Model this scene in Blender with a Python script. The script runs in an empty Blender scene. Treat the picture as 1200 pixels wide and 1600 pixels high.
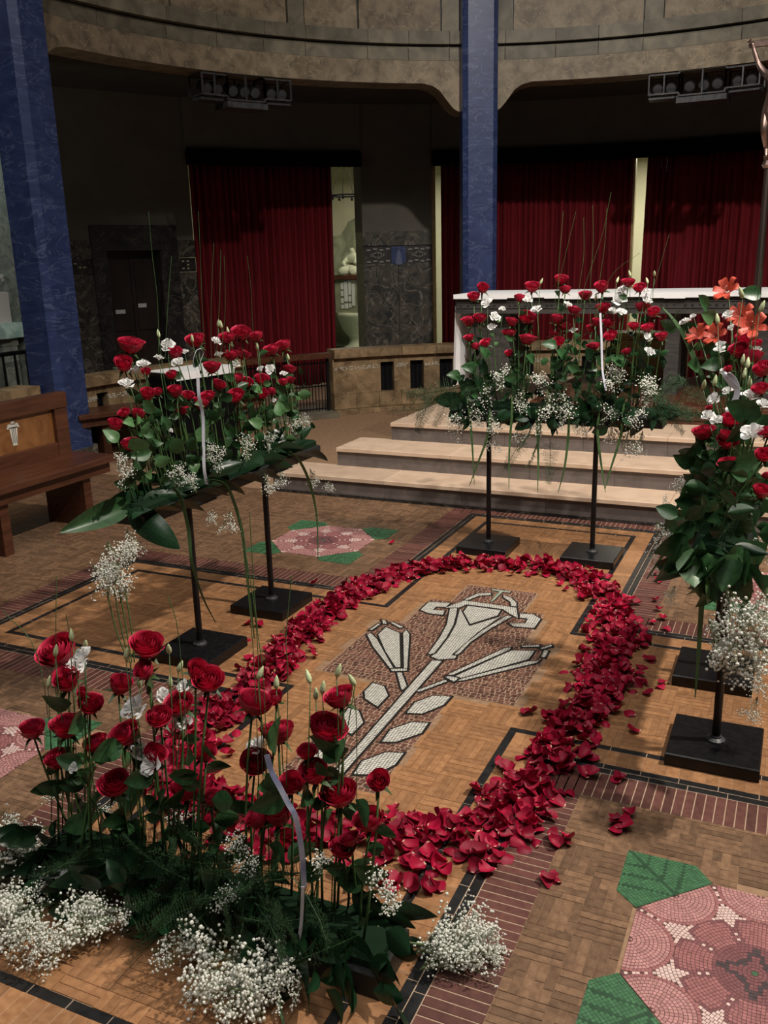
import bpy, bmesh, math, random
from math import sin, cos, pi, radians, sqrt, atan2, hypot, degrees
from mathutils import Vector, Matrix, Euler, noise
random.seed(11)
SC = bpy.context.scene; COL = SC.collection
# ------------------------------------------------------------------ camera
CAM = Vector((1.3362, -3.4102, 1.7))
PITCH, ROLL, YAW = .27246, -.026708, .43587
def camera():
    fw = Vector((-sin(YAW), cos(YAW), 0)); rt = Vector((cos(YAW), sin(YAW), 0)); up = Vector((0, 0, 1))
    f2 = fw*cos(PITCH)-up*sin(PITCH); u2 = fw*sin(PITCH)+up*cos(PITCH)
    r3 = rt*cos(ROLL)+u2*sin(ROLL); u3 = -rt*sin(ROLL)+u2*cos(ROLL)
    c = bpy.data.cameras.new('camera'); o = bpy.data.objects.new('camera', c); COL.objects.link(o)
    M = Matrix((r3, u3, -f2)).transposed().to_4x4(); M.translation = CAM; o.matrix_world = M
    c.sensor_fit = 'VERTICAL'; c.sensor_height = 36; c.sensor_width = 27; c.lens = 1405.5/1600*36
    c.clip_start = .05; c.clip_end = 100
    SC.camera = o
camera()
# ------------------------------------------------------------------ light
W = bpy.data.worlds.new('world'); SC.world = W; W.use_nodes = True
W.node_tree.nodes['Background'].inputs[0].default_value = (1.0, .93, .86, 1)
W.node_tree.nodes['Background'].inputs[1].default_value = .03
def lamp(name, kind, loc, energy, col, target=None, **kw):
    l = bpy.data.lights.new(name, kind); l.energy = energy; l.color = col
    for k, v in kw.items(): setattr(l, k, v)
    o = bpy.data.objects.new(name, l); COL.objects.link(o); o.location = loc
    if target: o.rotation_euler = (Vector(target)-Vector(loc)).to_track_quat('-Z', 'Y').to_euler()
    return o
lamp('key_spotlight', 'SPOT', (4.2, .5, 7.2), 2900, (1, .91, .80), (-.1, -.5, 0), spot_size=radians(84), spot_blend=1, shadow_soft_size=.12)
lamp('altar_spotlight', 'SPOT', (3.0, -2.6, 8.2), 3300, (1, .92, .82), (-.1, 5.6, .9), spot_size=radians(58), spot_blend=1, shadow_soft_size=.12)
lamp('overhead_fill', 'AREA', (.6, -2.6, 8.6), 470, (1, .95, .90), (0, .8, 0), shape='DISK', size=6)  # added area fill, not a real opening; set forward to brighten flower fronts
lamp('back_room_lamp', 'AREA', (-5.4, 11.0, 3.2), 70, (1, .97, .80), (-5.4, 11.0, 0), size=1.5)
lamp('back_room_second_lamp', 'AREA', (-.9, 11.2, 3.2), 120, (1, .97, .80), (-.9, 11.2, 0), size=1)
lamp('side_altar_lamp', 'POINT', (-6.9, 2.6, 2.7), 14, (.85, 1, .95), shadow_soft_size=.2)
SC.view_settings.view_transform = 'Standard'; SC.view_settings.look = 'None'
SC.view_settings.gamma = 1; SC.view_settings.exposure = -.15; SC.view_settings.use_curve_mapping = False
# ------------------------------------------------------------------ helpers
WM = {}
def put(o, parent=None, M=None):
    COL.objects.link(o); M = M or Matrix.Identity(4)
    if parent is not None:
        o.parent = parent; o.matrix_parent_inverse = WM[parent.name].inverted()
    o.matrix_basis = M; WM[o.name] = M
    return o
def tag(o, label=None, cat=None, group=None, kind=None):
    for k, v in (('label', label), ('category', cat), ('group', group), ('kind', kind)):
        if v: o[k] = v
    return o
def empty(name, loc, label=None, cat=None, group=None, kind=None):
    o = bpy.data.objects.new(name, None); o.empty_display_size = .1
    put(o, None, Matrix.Translation(loc)); return tag(o, label, cat, group, kind)
def mesh(name, vs, fs, mats, smooth=False, mi=None, attr=None):
    me = bpy.data.meshes.new(name); me.from_pydata(vs, [], fs)
    for m in (mats if isinstance(mats, (list, tuple)) else [mats]): me.materials.append(m)
    if smooth: me.polygons.foreach_set('use_smooth', [True]*len(me.polygons))
    if mi: me.polygons.foreach_set('material_index', mi)
    if attr:
        a = me.attributes.new('pv', 'FLOAT', 'POINT'); a.data.foreach_set('value', attr)
    me.update(); return me
def ob(name, me, parent=None, M=None, **t):
    return tag(put(bpy.data.objects.new(name, me), parent, M), **t)
class MB:                                        # collects shapes, builds one mesh
    def __init__(s): s.v = []; s.f = []; s.mi = []; s.m = 0
    def add(s, vs, fs):
        b = len(s.v); s.v += [tuple(v) for v in vs]; s.f += [tuple(i+b for i in f) for f in fs]; s.mi += [s.m]*len(fs)
    def box(s, x0, x1, y0, y1, z0, z1, M=None, bev=0):
        if bev:
            b = min(bev, (x1-x0)*.3, (y1-y0)*.3)
            vs = [(x0, y0, z0), (x1, y0, z0), (x1, y1, z0), (x0, y1, z0), (x0, y0, z1-b), (x1, y0, z1-b), (x1, y1, z1-b), (x0, y1, z1-b),
                  (x0+b, y0+b, z1), (x1-b, y0+b, z1), (x1-b, y1-b, z1), (x0+b, y1-b, z1)]
            fs = [(3, 2, 1, 0), (0, 1, 5, 4), (1, 2, 6, 5), (2, 3, 7, 6), (3, 0, 4, 7), (4, 5, 9, 8), (5, 6, 10, 9), (6, 7, 11, 10), (7, 4, 8, 11), (8, 9, 10, 11)]
        else:
            vs = [(x0, y0, z0), (x1, y0, z0), (x1, y1, z0), (x0, y1, z0), (x0, y0, z1), (x1, y0, z1), (x1, y1, z1), (x0, y1, z1)]
            fs = [(3, 2, 1, 0), (0, 1, 5, 4), (1, 2, 6, 5), (2, 3, 7, 6), (3, 0, 4, 7), (4, 5, 6, 7)]
        if M: vs = [M @ Vector(v) for v in vs]
        s.add(vs, fs); return s
    def tube(s, pts, r, n=6, cap=True):
        pts = [Vector(p) for p in pts]; rs = r if isinstance(r, (list, tuple)) else [r]*len(pts)
        vs = []; fs = []; ref = None
        for i, p in enumerate(pts):
            t = (pts[min(i+1, len(pts)-1)]-pts[max(i-1, 0)]).normalized()
            if ref is None: ref = t.orthogonal().normalized()
            ref = (ref-t*ref.dot(t)).normalized(); b = t.cross(ref)
            for k in range(n): vs.append(p+(ref*cos(2*pi*k/n)+b*sin(2*pi*k/n))*rs[i])
        for i in range(len(pts)-1):
            for k in range(n): fs.append((i*n+k, i*n+(k+1) % n, (i+1)*n+(k+1) % n, (i+1)*n+k))
        if cap: fs += [tuple(range(n))[::-1], tuple(range(len(vs)-n, len(vs)))]
        s.add(vs, fs); return s
    def lathe(s, prof, c=(0, 0, 0), n=16):
        vs = []; fs = []
        for r, z in prof:
            for k in range(n): vs.append((c[0]+r*cos(2*pi*k/n), c[1]+r*sin(2*pi*k/n), c[2]+z))
        for i in range(len(prof)-1):
            for k in range(n): fs.append((i*n+k, i*n+(k+1) % n, (i+1)*n+(k+1) % n, (i+1)*n+k))
        fs += [tuple(range(n))[::-1], tuple(range(len(vs)-n, len(vs)))]
        s.add(vs, fs); return s
    def prism(s, poly, z0, z1):
        n = len(poly); a = sum(poly[i][0]*poly[(i+1) % n][1]-poly[(i+1) % n][0]*poly[i][1] for i in range(n))
        if a < 0: poly = poly[::-1]
        vs = [(x, y, z0) for x, y in poly]+[(x, y, z1) for x, y in poly]
        s.add(vs, [tuple(range(n, 2*n))]+[(i, (i+1) % n, n+(i+1) % n, n+i) for i in range(n)]); return s
    def arc(s, a0, a1, r0, r1, z0, z1, n=4):     # curved box about the apse centre (degrees)
        vs = []; fs = []
        for i in range(n+1):
            a = radians(a0+(a1-a0)*i/n)
            for r, z in ((r0, z0), (r1, z0), (r1, z1), (r0, z1)): vs.append((r*cos(a), YC+r*sin(a), z))
        for i in range(n):
            for k in range(4): fs.append((i*4+k, i*4+(k+1) % 4, i*4+4+(k+1) % 4, i*4+4+k))
        fs += [(0, 1, 2, 3), (n*4+3, n*4+2, n*4+1, n*4)]
        s.add(vs, fs); return s
    def build(s, name, mats, parent=None, smooth=False, M=None, **t):
        me = mesh(name, s.v, s.f, mats, smooth, s.mi)
        bm = bmesh.new(); bm.from_mesh(me); bmesh.ops.recalc_face_normals(bm, faces=bm.faces); bm.to_mesh(me); bm.free()
        return ob(name, me, parent, M, **t)
YC, R0 = 2.614, 4.686                           # apse circle: centre on the Y axis, inner radius of the ring
def pol(a, r, z=0): a = radians(a); return Vector((r*cos(a), YC+r*sin(a), z))
# ------------------------------------------------------------------ materials
def mat(name, c1, c2=None, c3=None, scale=8, rough=.6, bump=0, detail=6, dist=.4, metal=0, rnd=0, stretch=None, veins=0, spec=.5, trans=0, base=None, rim=None, sheen=0, lo=.35, hi=.65):
    m = bpy.data.materials.new(name); m.use_nodes = True; nt = m.node_tree; N = nt.nodes; L = nt.links
    b = N['Principled BSDF']; b.inputs['Roughness'].default_value = rough; b.inputs['Metallic'].default_value = metal
    b.inputs['Specular IOR Level'].default_value = spec
    if sheen: b.inputs['Sheen Weight'].default_value = sheen
    if c2 is None:
        rgb = N.new('ShaderNodeRGB'); rgb.outputs[0].default_value = (*c1, 1); out = rgb.outputs[0]
    else:
        tc = N.new('ShaderNodeTexCoord'); mp = N.new('ShaderNodeMapping'); L.new(tc.outputs['Object'], mp.inputs[0])
        if stretch: mp.inputs['Scale'].default_value = stretch
        n = N.new('ShaderNodeTexNoise'); n.inputs['Scale'].default_value = scale; n.inputs['Detail'].default_value = detail; n.inputs['Distortion'].default_value = dist
        L.new(mp.outputs[0], n.inputs['Vector'])
        cr = N.new('ShaderNodeValToRGB'); e = cr.color_ramp.elements
        e[0].position = lo; e[0].color = (*c1, 1); e[1].position = hi; e[1].color = (*c2, 1)
        L.new(n.outputs['Fac'], cr.inputs[0]); out = cr.outputs[0]
        if c3 is not None:
            v = N.new('ShaderNodeTexNoise'); v.inputs['Scale'].default_value = scale*.55; v.inputs['Detail'].default_value = 4; v.inputs['Distortion'].default_value = 1.8
            L.new(mp.outputs[0], v.inputs['Vector'])
            r2 = N.new('ShaderNodeValToRGB'); e = r2.color_ramp.elements
            w = veins or .02
            e[0].position = .5-w; e[0].color = (0, 0, 0, 1); e[1].position = .5+w; e[1].color = (0, 0, 0, 1); x = r2.color_ramp.elements.new(.5); x.color = (1, 1, 1, 1)
            L.new(v.outputs['Fac'], r2.inputs[0])
            mx = N.new('ShaderNodeMix'); mx.data_type = 'RGBA'; L.new(r2.outputs[0], mx.inputs[0]); L.new(out, mx.inputs[6]); mx.inputs[7].default_value = (*c3, 1); out = mx.outputs[2]
        if bump:
            bp = N.new('ShaderNodeBump'); bp.inputs['Strength'].default_value = bump; bp.inputs['Distance'].default_value = .01
            L.new(n.outputs['Fac'], bp.inputs['Height']); L.new(bp.outputs[0], b.inputs['Normal'])
    if base is not None:                        # colour that runs from the foot of a petal to its rim
        at = N.new('ShaderNodeAttribute'); at.attribute_name = 'pv'
        r3 = N.new('ShaderNodeValToRGB'); e = r3.color_ramp.elements; e[0].position = .02; e[0].color = (1, 1, 1, 1); e[1].position = .10; e[1].color = (0, 0, 0, 1)
        L.new(at.outputs['Fac'], r3.inputs[0])
        mx = N.new('ShaderNodeMix'); mx.data_type = 'RGBA'; L.new(r3.outputs[0], mx.inputs[0]); L.new(out, mx.inputs[6]); mx.inputs[7].default_value = (*base, 1); out = mx.outputs[2]
    if rim is not None:                         # paler margins paint in the light that petal edges catch
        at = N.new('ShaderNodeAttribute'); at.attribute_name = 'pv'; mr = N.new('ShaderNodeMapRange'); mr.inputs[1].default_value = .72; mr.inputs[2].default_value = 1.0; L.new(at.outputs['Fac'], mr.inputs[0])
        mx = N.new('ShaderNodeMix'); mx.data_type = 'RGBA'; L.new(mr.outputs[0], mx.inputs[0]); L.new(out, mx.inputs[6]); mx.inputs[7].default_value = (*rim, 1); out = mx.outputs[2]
    if rnd:
        oi = N.new('ShaderNodeObjectInfo'); g = N.new('ShaderNodeNewGeometry')
        ad = N.new('ShaderNodeMath'); ad.operation = 'ADD'; L.new(oi.outputs['Random'], ad.inputs[0]); L.new(g.outputs['Random Per Island'], ad.inputs[1])
        fr = N.new('ShaderNodeMath'); fr.operation = 'FRACT'; L.new(ad.outputs[0], fr.inputs[0])
        mr = N.new('ShaderNodeMapRange'); mr.inputs[3].default_value = 1-rnd; mr.inputs[4].default_value = 1+rnd*.7; L.new(fr.outputs[0], mr.inputs[0])
        hs = N.new('ShaderNodeHueSaturation'); L.new(mr.outputs[0], hs.inputs['Value']); L.new(out, hs.inputs['Color']); out = hs.outputs[0]
    L.new(out, b.inputs['Base Color'])
    if trans:
        t = N.new('ShaderNodeBsdfTranslucent'); L.new(out, t.inputs[0]); ms = N.new('ShaderNodeMixShader'); ms.inputs[0].default_value = trans
        L.new(b.outputs[0], ms.inputs[1]); L.new(t.outputs[0], ms.inputs[2]); L.new(ms.outputs[0], N['Material Output'].inputs[0])
    return m
M_ = {}
def defm(k, *a, **kw): M_[k] = mat(k, *a, **kw)
defm('oak', (.27, .128, .056), (.37, .19, .088), scale=14, rough=.42, rnd=.22, stretch=(3, 3, 3), bump=.05)
defm('oak_dark', (.135, .075, .042), (.215, .125, .07), scale=14, rough=.45, rnd=.3, stretch=(3, 3, 3), bump=.05)
defm('grout', (.23, .135, .075), (.31, .19, .11), scale=30, rough=.8)
defm('brick_red', (.090, .032, .026), (.13, .05, .038), scale=40, rough=.5, rnd=.3)
defm('black_tile', (.010, .010, .011), (.02, .02, .02), scale=30, rough=.35, rnd=.2)
defm('tess_white', (.56, .545, .485), (.68, .66, .59), scale=60, rough=.4, rnd=.12)
defm('tess_green_white', (.40, .46, .36), rough=.4, rnd=.12)
defm('tess_black', (.012, .011, .010), rough=.45)
defm('tess_brown', (.10, .042, .030), (.17, .075, .052), scale=30, rough=.5, rnd=.45)
defm('tess_pink', (.42, .20, .19), (.5, .25, .235), scale=40, rough=.5, rnd=.14)
defm('tess_rose', (.30, .115, .115), (.36, .145, .14), scale=40, rough=.5, rnd=.14)
defm('tess_pale', (.62, .44, .40), (.70, .52, .47), scale=40, rough=.5, rnd=.1)
defm('tess_dark', (.20, .075, .08), rough=.5, rnd=.15)
defm('tess_ink', (.06, .045, .05), rough=.5, rnd=.15)
defm('tess_green', (.045, .135, .06), (.06, .17, .075), scale=40, rough=.5, rnd=.18)
defm('tess_deep_green', (.025, .075, .035), rough=.5, rnd=.18)
defm('grout_dark', (.10, .04, .035), rough=.8)
defm('petal', (.26, .002, .022), (.38, .004, .038), scale=30, rough=.55, rnd=.4, trans=.10, spec=.3, base=(.75, .5, .35))
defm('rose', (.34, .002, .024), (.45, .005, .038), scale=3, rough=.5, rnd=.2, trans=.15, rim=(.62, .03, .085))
defm('white_flower', (.72, .73, .72), (.82, .82, .80), scale=3, rough=.5, trans=.2)
defm('bud', (.42, .50, .24), (.60, .66, .42), scale=3, rough=.5)
defm('stem', (.035, .085, .022), (.055, .12, .03), scale=6, rough=.5)
defm('leaf', (.016, .055, .019), (.036, .10, .032), scale=5, rough=.38, rnd=.35, trans=.1)
defm('leaf_light', (.06, .15, .05), (.10, .21, .08), scale=5, rough=.4, rnd=.3, trans=.12)
defm('broad_leaf', (.005, .024, .009), (.012, .042, .015), scale=4, rough=.36, rnd=.3, stretch=(8, 8, .6))
defm('grass', (.045, .10, .034), (.07, .15, .05), scale=4, rough=.45, rnd=.2)
defm('fern', (.016, .050, .016), (.03, .08, .025), scale=6, rough=.6, rnd=.2)
defm('gyp', (.78, .80, .72), (.86, .87, .80), scale=5, rough=.6, trans=.15)
defm('gyp_stem', (.09, .13, .05), rough=.6)
defm('lily_orange', (.50, .055, .032), (.62, .10, .055), scale=6, rough=.5, trans=.15, rnd=.1)
defm('black_metal', (.005, .005, .006), (.010, .010, .011), scale=40, rough=.3, spec=.3)
defm('foam', (.008, .022, .010), rough=.9, spec=.1)
defm('bed_grout', (.36, .25, .17), (.42, .30, .21), scale=30, rough=.8)
defm('black_plastic', (.008, .01, .009), rough=.5)
defm('ribbon', (.55, .56, .66), (.75, .76, .84), scale=9, rough=.35)
defm('ribbon_blue', (.16, .20, .40), (.50, .53, .68), scale=16, rough=.35)
defm('blue_marble', (.020, .034, .105), (.034, .055, .150), (.08, .105, .21), scale=4, rough=.35, dist=1.2, veins=.02, stretch=(1, 1, 2.6))
defm('ring_marble', (.115, .088, .055), (.255, .20, .13), (.30, .235, .15), scale=7, rough=.55, dist=.5, veins=.015, rnd=.12)
defm('ring_grey', (.10, .088, .062), (.19, .165, .115), scale=6, rough=.55, rnd=.22, dist=.6)
defm('bal_marble', (.14, .09, .045), (.32, .215, .115), (.36, .26, .15), scale=6, rough=.5, dist=.8, veins=.012, rnd=.15)
defm('dark_marble', (.018, .019, .018), (.085, .07, .055), (.19, .17, .14), scale=6, rough=.4, dist=1.4, veins=.022, rnd=.12)
defm('black_marble', (.010, .010, .011), (.03, .027, .025), (.07, .06, .05), scale=6, rough=.4, dist=1.2)
defm('plaster', (.11, .098, .083), (.13, .116, .098), scale=3, rough=.85)
defm('ceiling_paint', (.05, .047, .04), (.065, .06, .05), scale=3, rough=.9)
defm('green_marble', (.22, .25, .22), (.38, .42, .37), (.15, .17, .15), scale=6, rough=.5, dist=1.2)
defm('velvet', (.115, .006, .010), (.16, .008, .014), scale=14, rough=.85, spec=.2, stretch=(1, 1, .15))
defm('velvet_black', (.004, .0035, .004), rough=.95, spec=.08)
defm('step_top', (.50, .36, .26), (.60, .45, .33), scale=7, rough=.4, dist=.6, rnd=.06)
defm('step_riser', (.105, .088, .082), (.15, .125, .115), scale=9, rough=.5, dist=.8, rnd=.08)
defm('wood_bench', (.058, .020, .010), (.098, .035, .017), scale=6, rough=.38, stretch=(6, .6, 6), rnd=.12)
defm('wood_panel', (.17, .065, .02), (.27, .12, .042), scale=5, rough=.35, dist=2.2)
defm('wood_dark', (.014, .008, .006), (.026, .014, .010), scale=7, rough=.5, stretch=(1, 1, .3))
defm('chips', (.22, .21, .19), rough=.5)
defm('mantle_blue', (.09, .11, .20), rough=.5)
defm('altar_grey', (.026, .023, .022), (.055, .05, .047), scale=12, rough=.6, stretch=(.6, 3, 3))
defm('linen', (.80, .80, .82), (.86, .86, .87), scale=9, rough=.8)
defm('white_paint', (.6, .6, .58), rough=.6)
defm('grey_metal', (.04, .04, .042), (.075, .075, .08), scale=20, rough=.5, metal=.4)
defm('lens_glass', (.05, .05, .055), rough=.12)
defm('bronze', (.23, .15, .13), (.36, .26, .22), scale=18, rough=.28, metal=.9)
defm('gold', (.26, .17, .065), (.34, .23, .09), scale=10, rough=.4, metal=.3)
defm('room_wall', (.58, .55, .38), (.64, .60, .42), scale=2, rough=.9)
defm('room_floor', (.20, .27, .22), (.24, .31, .25), scale=3, rough=.5)
defm('rock', (.22, .23, .15), (.32, .33, .22), scale=5, rough=.9, bump=.4)
defm('stone_pale', (.38, .39, .27), (.48, .48, .35), scale=7, rough=.7)
defm('aqua_cloth', (.30, .52, .45), (.55, .72, .66), scale=14, rough=.7)
# ------------------------------------------------------------------ measured places (metres, floor at 0)
LR=[(-1.111,-0.516,1.405,0.0465),(-1.11,-0.569,1.334,0.0422),(-1.077,-0.479,1.292,0.0178),(-1.108,-0.239,1.345,0.0375),(-1.124,-0.064,1.383,0.0411),(-1.07,-0.326,1.262,0.0245),(-1.029,-0.096,1.271,0.0382),(-1.063,0.095,1.381,0.0331),(-1.068,0.221,1.393,0.0408),(-1.107,0.404,1.363,0.0353),(-1.067,0.113,1.3,0.0356),(-1.087,0.249,1.292,0.0366),(-1.094,0.518,1.286,0.0361),(-1.102,0.648,1.297,0.0404),(-1.067,0.636,1.177,0.0344),(-1.016,-0.558,1.216,0.0348),(-1.023,-0.487,1.213,0.0197),(-1.023,-0.371,1.202,0.0362),(-1.02,-0.06,1.186,0.0321),(-1.07,0.138,1.185,0.0381),(-1.055,0.223,1.159,0.0273),(-1.029,0.311,1.161,0.0346),(-1.013,0.478,1.131,0.0285),(-1.003,0.541,1.133,0.0264),(-0.994,0.246,1.105,0.0372),(-1.058,0.436,1.087,0.0285),(-1.021,0.06,1.119,0.0387),(-1.018,-0.211,1.129,0.0354),(-1.035,-0.132,1.145,0.0297),(-1.055,-0.293,1.112,0.0309),(-1.037,-0.596,1.143,0.0328),(-1.071,-0.644,1.149,0.0212),(-0.996,-0.786,1.133,0.0332),(-0.982,-0.723,1.048,0.0344),(-1.036,-0.274,1.166,0.0247)]
LW=[(-1.087,-0.532,1.302,0.0294),(-1.042,-0.534,1.329,0.028),(-1.056,-0.627,1.261,0.0345),(-1.057,-0.353,1.386,0.0303),(-1.05,-0.423,1.342,0.0219),(-1.071,-0.273,1.307,0.0309),(-1.087,-0.202,1.343,0.0188),(-1.077,0.022,1.37,0.0271),(-1.077,0.039,1.307,0.0254),(-1.074,0.457,1.191,0.0285),(-1.065,0.358,1.205,0.021),(-1.014,0.495,1.167,0.0214),(-1.097,0.19,1.248,0.0272),(-1.05,0.437,1.04,0.0166),(-1.003,-0.456,1.05,0.0159)]
LB=[(-1.106,-0.115,1.385,0),(-1.087,-0.366,1.428,0),(-1.092,0.092,1.431,0),(-1.067,0.633,1.228,0),(-1.032,0.289,1.315,0),(-1.114,0.102,1.436,0),(-1.097,0.151,1.399,0),(-1.102,0.183,1.336,0)]
BR=[(-0.351,1.626,1.536,0.0395),(-0.392,1.587,1.49,0.0328),(-0.125,1.592,1.484,0.0353),(-0.065,1.637,1.54,0.0401),(0.101,1.611,1.578,0.0361),(0.128,1.618,1.526,0.0338),(0.231,1.638,1.494,0.0373),(0.328,1.584,1.537,0.0436),(0.469,1.586,1.56,0.032),(0.526,1.592,1.528,0.0297),(0.542,1.613,1.432,0.0367),(0.606,1.594,1.404,0.0354),(-0.406,1.553,1.36,0.0416),(-0.345,1.564,1.374,0.0367),(-0.399,1.526,1.266,0.0296),(-0.364,1.538,1.219,0.0308),(-0.293,1.509,1.24,0.0305),(-0.162,1.589,1.353,0.0354),(-0.086,1.61,1.374,0.0448),(-0.181,1.595,1.29,0.0366),(-0.067,1.57,1.26,0.0433),(-0.175,1.569,1.177,0.0247),(0.195,1.549,1.419,0.0333),(0.099,1.56,1.372,0.0382),(0.129,1.605,1.328,0.0338),(0.079,1.582,1.293,0.0291),(0.116,1.541,1.248,0.0288),(0.337,1.626,1.425,0.0394),(0.374,1.582,1.349,0.0344),(0.281,1.59,1.316,0.0335),(0.395,1.539,1.281,0.033),(0.31,1.519,1.23,0.033),(0.511,1.564,1.333,0.0285),(0.589,1.538,1.329,0.0294),(0.659,1.547,1.283,0.0328),(0.477,1.574,1.199,0.0263),(0.315,1.56,1.356,0.0298)]
BW=[(-0.305,1.557,1.455,0.0354),(-0.252,1.542,1.38,0.0352),(-0.265,1.539,1.324,0.0264),(-0.229,1.611,1.419,0.0208),(-0.076,1.589,1.469,0.0293),(-0.021,1.572,1.42,0.0303),(0.158,1.561,1.44,0.0288),(0.183,1.601,1.304,0.0232),(0.427,1.594,1.471,0.0459),(0.409,1.563,1.409,0.0342),(0.449,1.549,1.405,0.0284),(0.565,1.574,1.512,0.0256),(0.573,1.572,1.463,0.0296),(0.435,1.626,1.519,0.0346),(0.607,1.508,1.201,0.031),(0.588,1.52,1.285,0.0225),(0.597,1.551,1.263,0.0227)]
BB=[(-0.007,1.601,1.561,0),(0.396,1.662,1.561,0),(0.566,1.59,1.558,0),(0.468,1.631,1.593,0),(0.292,1.623,1.47,0),(0.595,1.621,1.593,0)]
FR=[(-0.548,-1.631,0.636,0.0505),(-0.484,-1.672,0.575,0.0445),(-0.41,-1.692,0.558,0.0179),(-0.389,-1.688,0.523,0.0308),(-0.55,-1.756,0.451,0.0359),(-0.466,-1.714,0.456,0.0434),(-0.464,-1.765,0.377,0.0355),(-0.392,-1.687,0.402,0.0315),(-0.312,-1.644,0.58,0.0379),(-0.182,-1.67,0.731,0.0428),(-0.167,-1.707,0.675,0.0319),(-0.246,-1.721,0.48,0.0409),(-0.249,-1.775,0.356,0.0401),(-0.139,-1.702,0.541,0.0313),(-0.132,-1.736,0.451,0.0291),(-0.117,-1.64,0.553,0.0389),(0.001,-1.699,0.701,0.034),(0.036,-1.706,0.684,0.036),(-0.063,-1.705,0.349,0.0417),(-0.008,-1.696,0.464,0.0309),(0.011,-1.705,0.333,0.0291),(0.157,-1.678,0.632,0.0413),(0.186,-1.638,0.628,0.0225),(0.203,-1.658,0.549,0.0396),(0.141,-1.676,0.454,0.0348),(0.384,-1.65,0.678,0.0352),(0.355,-1.67,0.595,0.0411),(0.318,-1.712,0.545,0.0239),(0.34,-1.719,0.498,0.0404),(0.354,-1.667,0.457,0.0201),(0.247,-1.679,0.419,0.0332),(0.385,-1.675,0.423,0.0402),(0.509,-1.704,0.503,0.0319),(0.481,-1.714,0.397,0.0361),(0.42,-1.734,0.312,0.028),(0.441,-1.736,0.348,0.0221),(0.224,-1.716,0.351,0.0439),(0.181,-1.749,0.346,0.0346),(0.037,-1.731,0.355,0.0262),(-0.006,-1.684,0.463,0.0214)]
FW=[(-0.395,-1.689,0.671,0.0276),(-0.575,-1.636,0.58,0.0296),(-0.484,-1.633,0.602,0.0289),(-0.215,-1.709,0.558,0.0366),(-0.177,-1.632,0.566,0.0222),(-0.103,-1.633,0.606,0.0216),(-0.228,-1.702,0.422,0.0301),(-0.129,-1.763,0.432,0.0338),(-0.104,-1.645,0.507,0.0293),(-0.389,-1.779,0.375,0.0155),(0.127,-1.647,0.483,0.0292)]
FB=[(-0.413,-1.657,0.683,0),(-0.477,-1.705,0.673,0),(-0.418,-1.697,0.726,0),(-0.119,-1.659,0.719,0),(-0.086,-1.664,0.675,0),(-0.134,-1.65,0.615,0),(-0.24,-1.636,0.623,0),(-0.533,-1.693,0.562,0),(-0.22,-1.71,0.709,0),(-0.253,-1.636,0.587,0),(0.194,-1.709,0.726,0),(0.197,-1.64,0.669,0),(0.33,-1.701,0.737,0),(0.314,-1.645,0.663,0),(0.335,-1.647,0.684,0),(0.417,-1.64,0.716,0),(0.39,-1.666,0.748,0)]
RR=[(1.045,-0.1,1.091,0.0364),(1.136,-0.15,1.144,0.0324),(1.13,-0.2,1.1,0.032),(1.051,0.0,1.161,0.0158),(1.097,0.1,1.29,0.0185),(1.217,-0.1,1.248,0.0262),(1.257,-0.4,1.156,0.0259),(1.134,0.3,1.378,0.0365),(1.122,0.2,1.348,0.0379),(1.168,0.2,1.325,0.0403),(1.211,0.1,1.292,0.0392),(1.166,0.35,1.356,0.0296),(1.045,-0.1,1.077,0.0229),(1.133,-0.2,1.08,0.0332),(1.149,-0.3,1.023,0.031),(1.163,-0.35,0.927,0.0294),(1.26,-0.45,1.092,0.0268),(1.262,-0.5,0.99,0.0317),(1.266,-0.3,0.995,0.0189)]
RW=[(1.072,-0.1,1.207,0.0241),(1.061,-0.15,1.157,0.0238),(1.095,-0.2,1.15,0.0234),(1.154,-0.25,1.204,0.0313),(1.193,-0.1,1.223,0.0327),(1.222,-0.4,1.149,0.0399),(1.06,0.15,1.352,0.0211),(1.059,0.2,1.366,0.019),(1.108,0.0,1.223,0.0203),(1.237,-0.2,1.212,0.0233),(1.082,0.1,1.277,0.0162),(1.186,0.2,1.349,0.0166)]
RB=[(1.141,0.164,1.309,0),(1.169,-0.039,1.32,0),(1.154,0.101,1.268,0),(1.179,-0.001,1.25,0),(1.221,0.168,1.259,0),(1.046,0.132,1.457,0),(1.022,0.041,1.231,0),(1.058,0.058,1.243,0),(1.135,-0.092,1.559,0),(1.199,-0.09,1.513,0)]
RL=[(0.959,0.3,1.398,0.0403),(1.019,0.35,1.393,0.0395),(1.159,0.2,1.438,0.0449),(1.107,0.35,1.469,0.0418),(1.038,0.5,1.557,0.0435)]
RA_=[(0.916,0.35,1.444,0.0198),(0.899,0.35,1.437,0.0148),(0.937,0.35,1.46,0.0148),(1.069,0.3,1.469,0.0292),(1.086,0.25,1.425,0.0168)]
RING=[(-0.428,1.138),(-0.2,1.259),(0.084,1.317),(0.342,1.221),(0.546,0.941),(0.666,0.591),(0.681,0.257),(0.717,-0.054),(0.708,-0.339),(0.679,-0.596),(0.651,-0.804),(0.639,-1.022),(0.568,-1.184),(0.428,-1.249),(0.303,-1.301),(0.126,-1.34),(-0.101,-1.345),(-0.312,-1.358),(-0.485,-1.248),(-0.561,-1.052),(-0.601,-0.811),(-0.606,-0.548),(-0.638,-0.259),(-0.69,0.068),(-0.714,0.415),(-0.648,0.742),(-0.557,0.974)]
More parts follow.
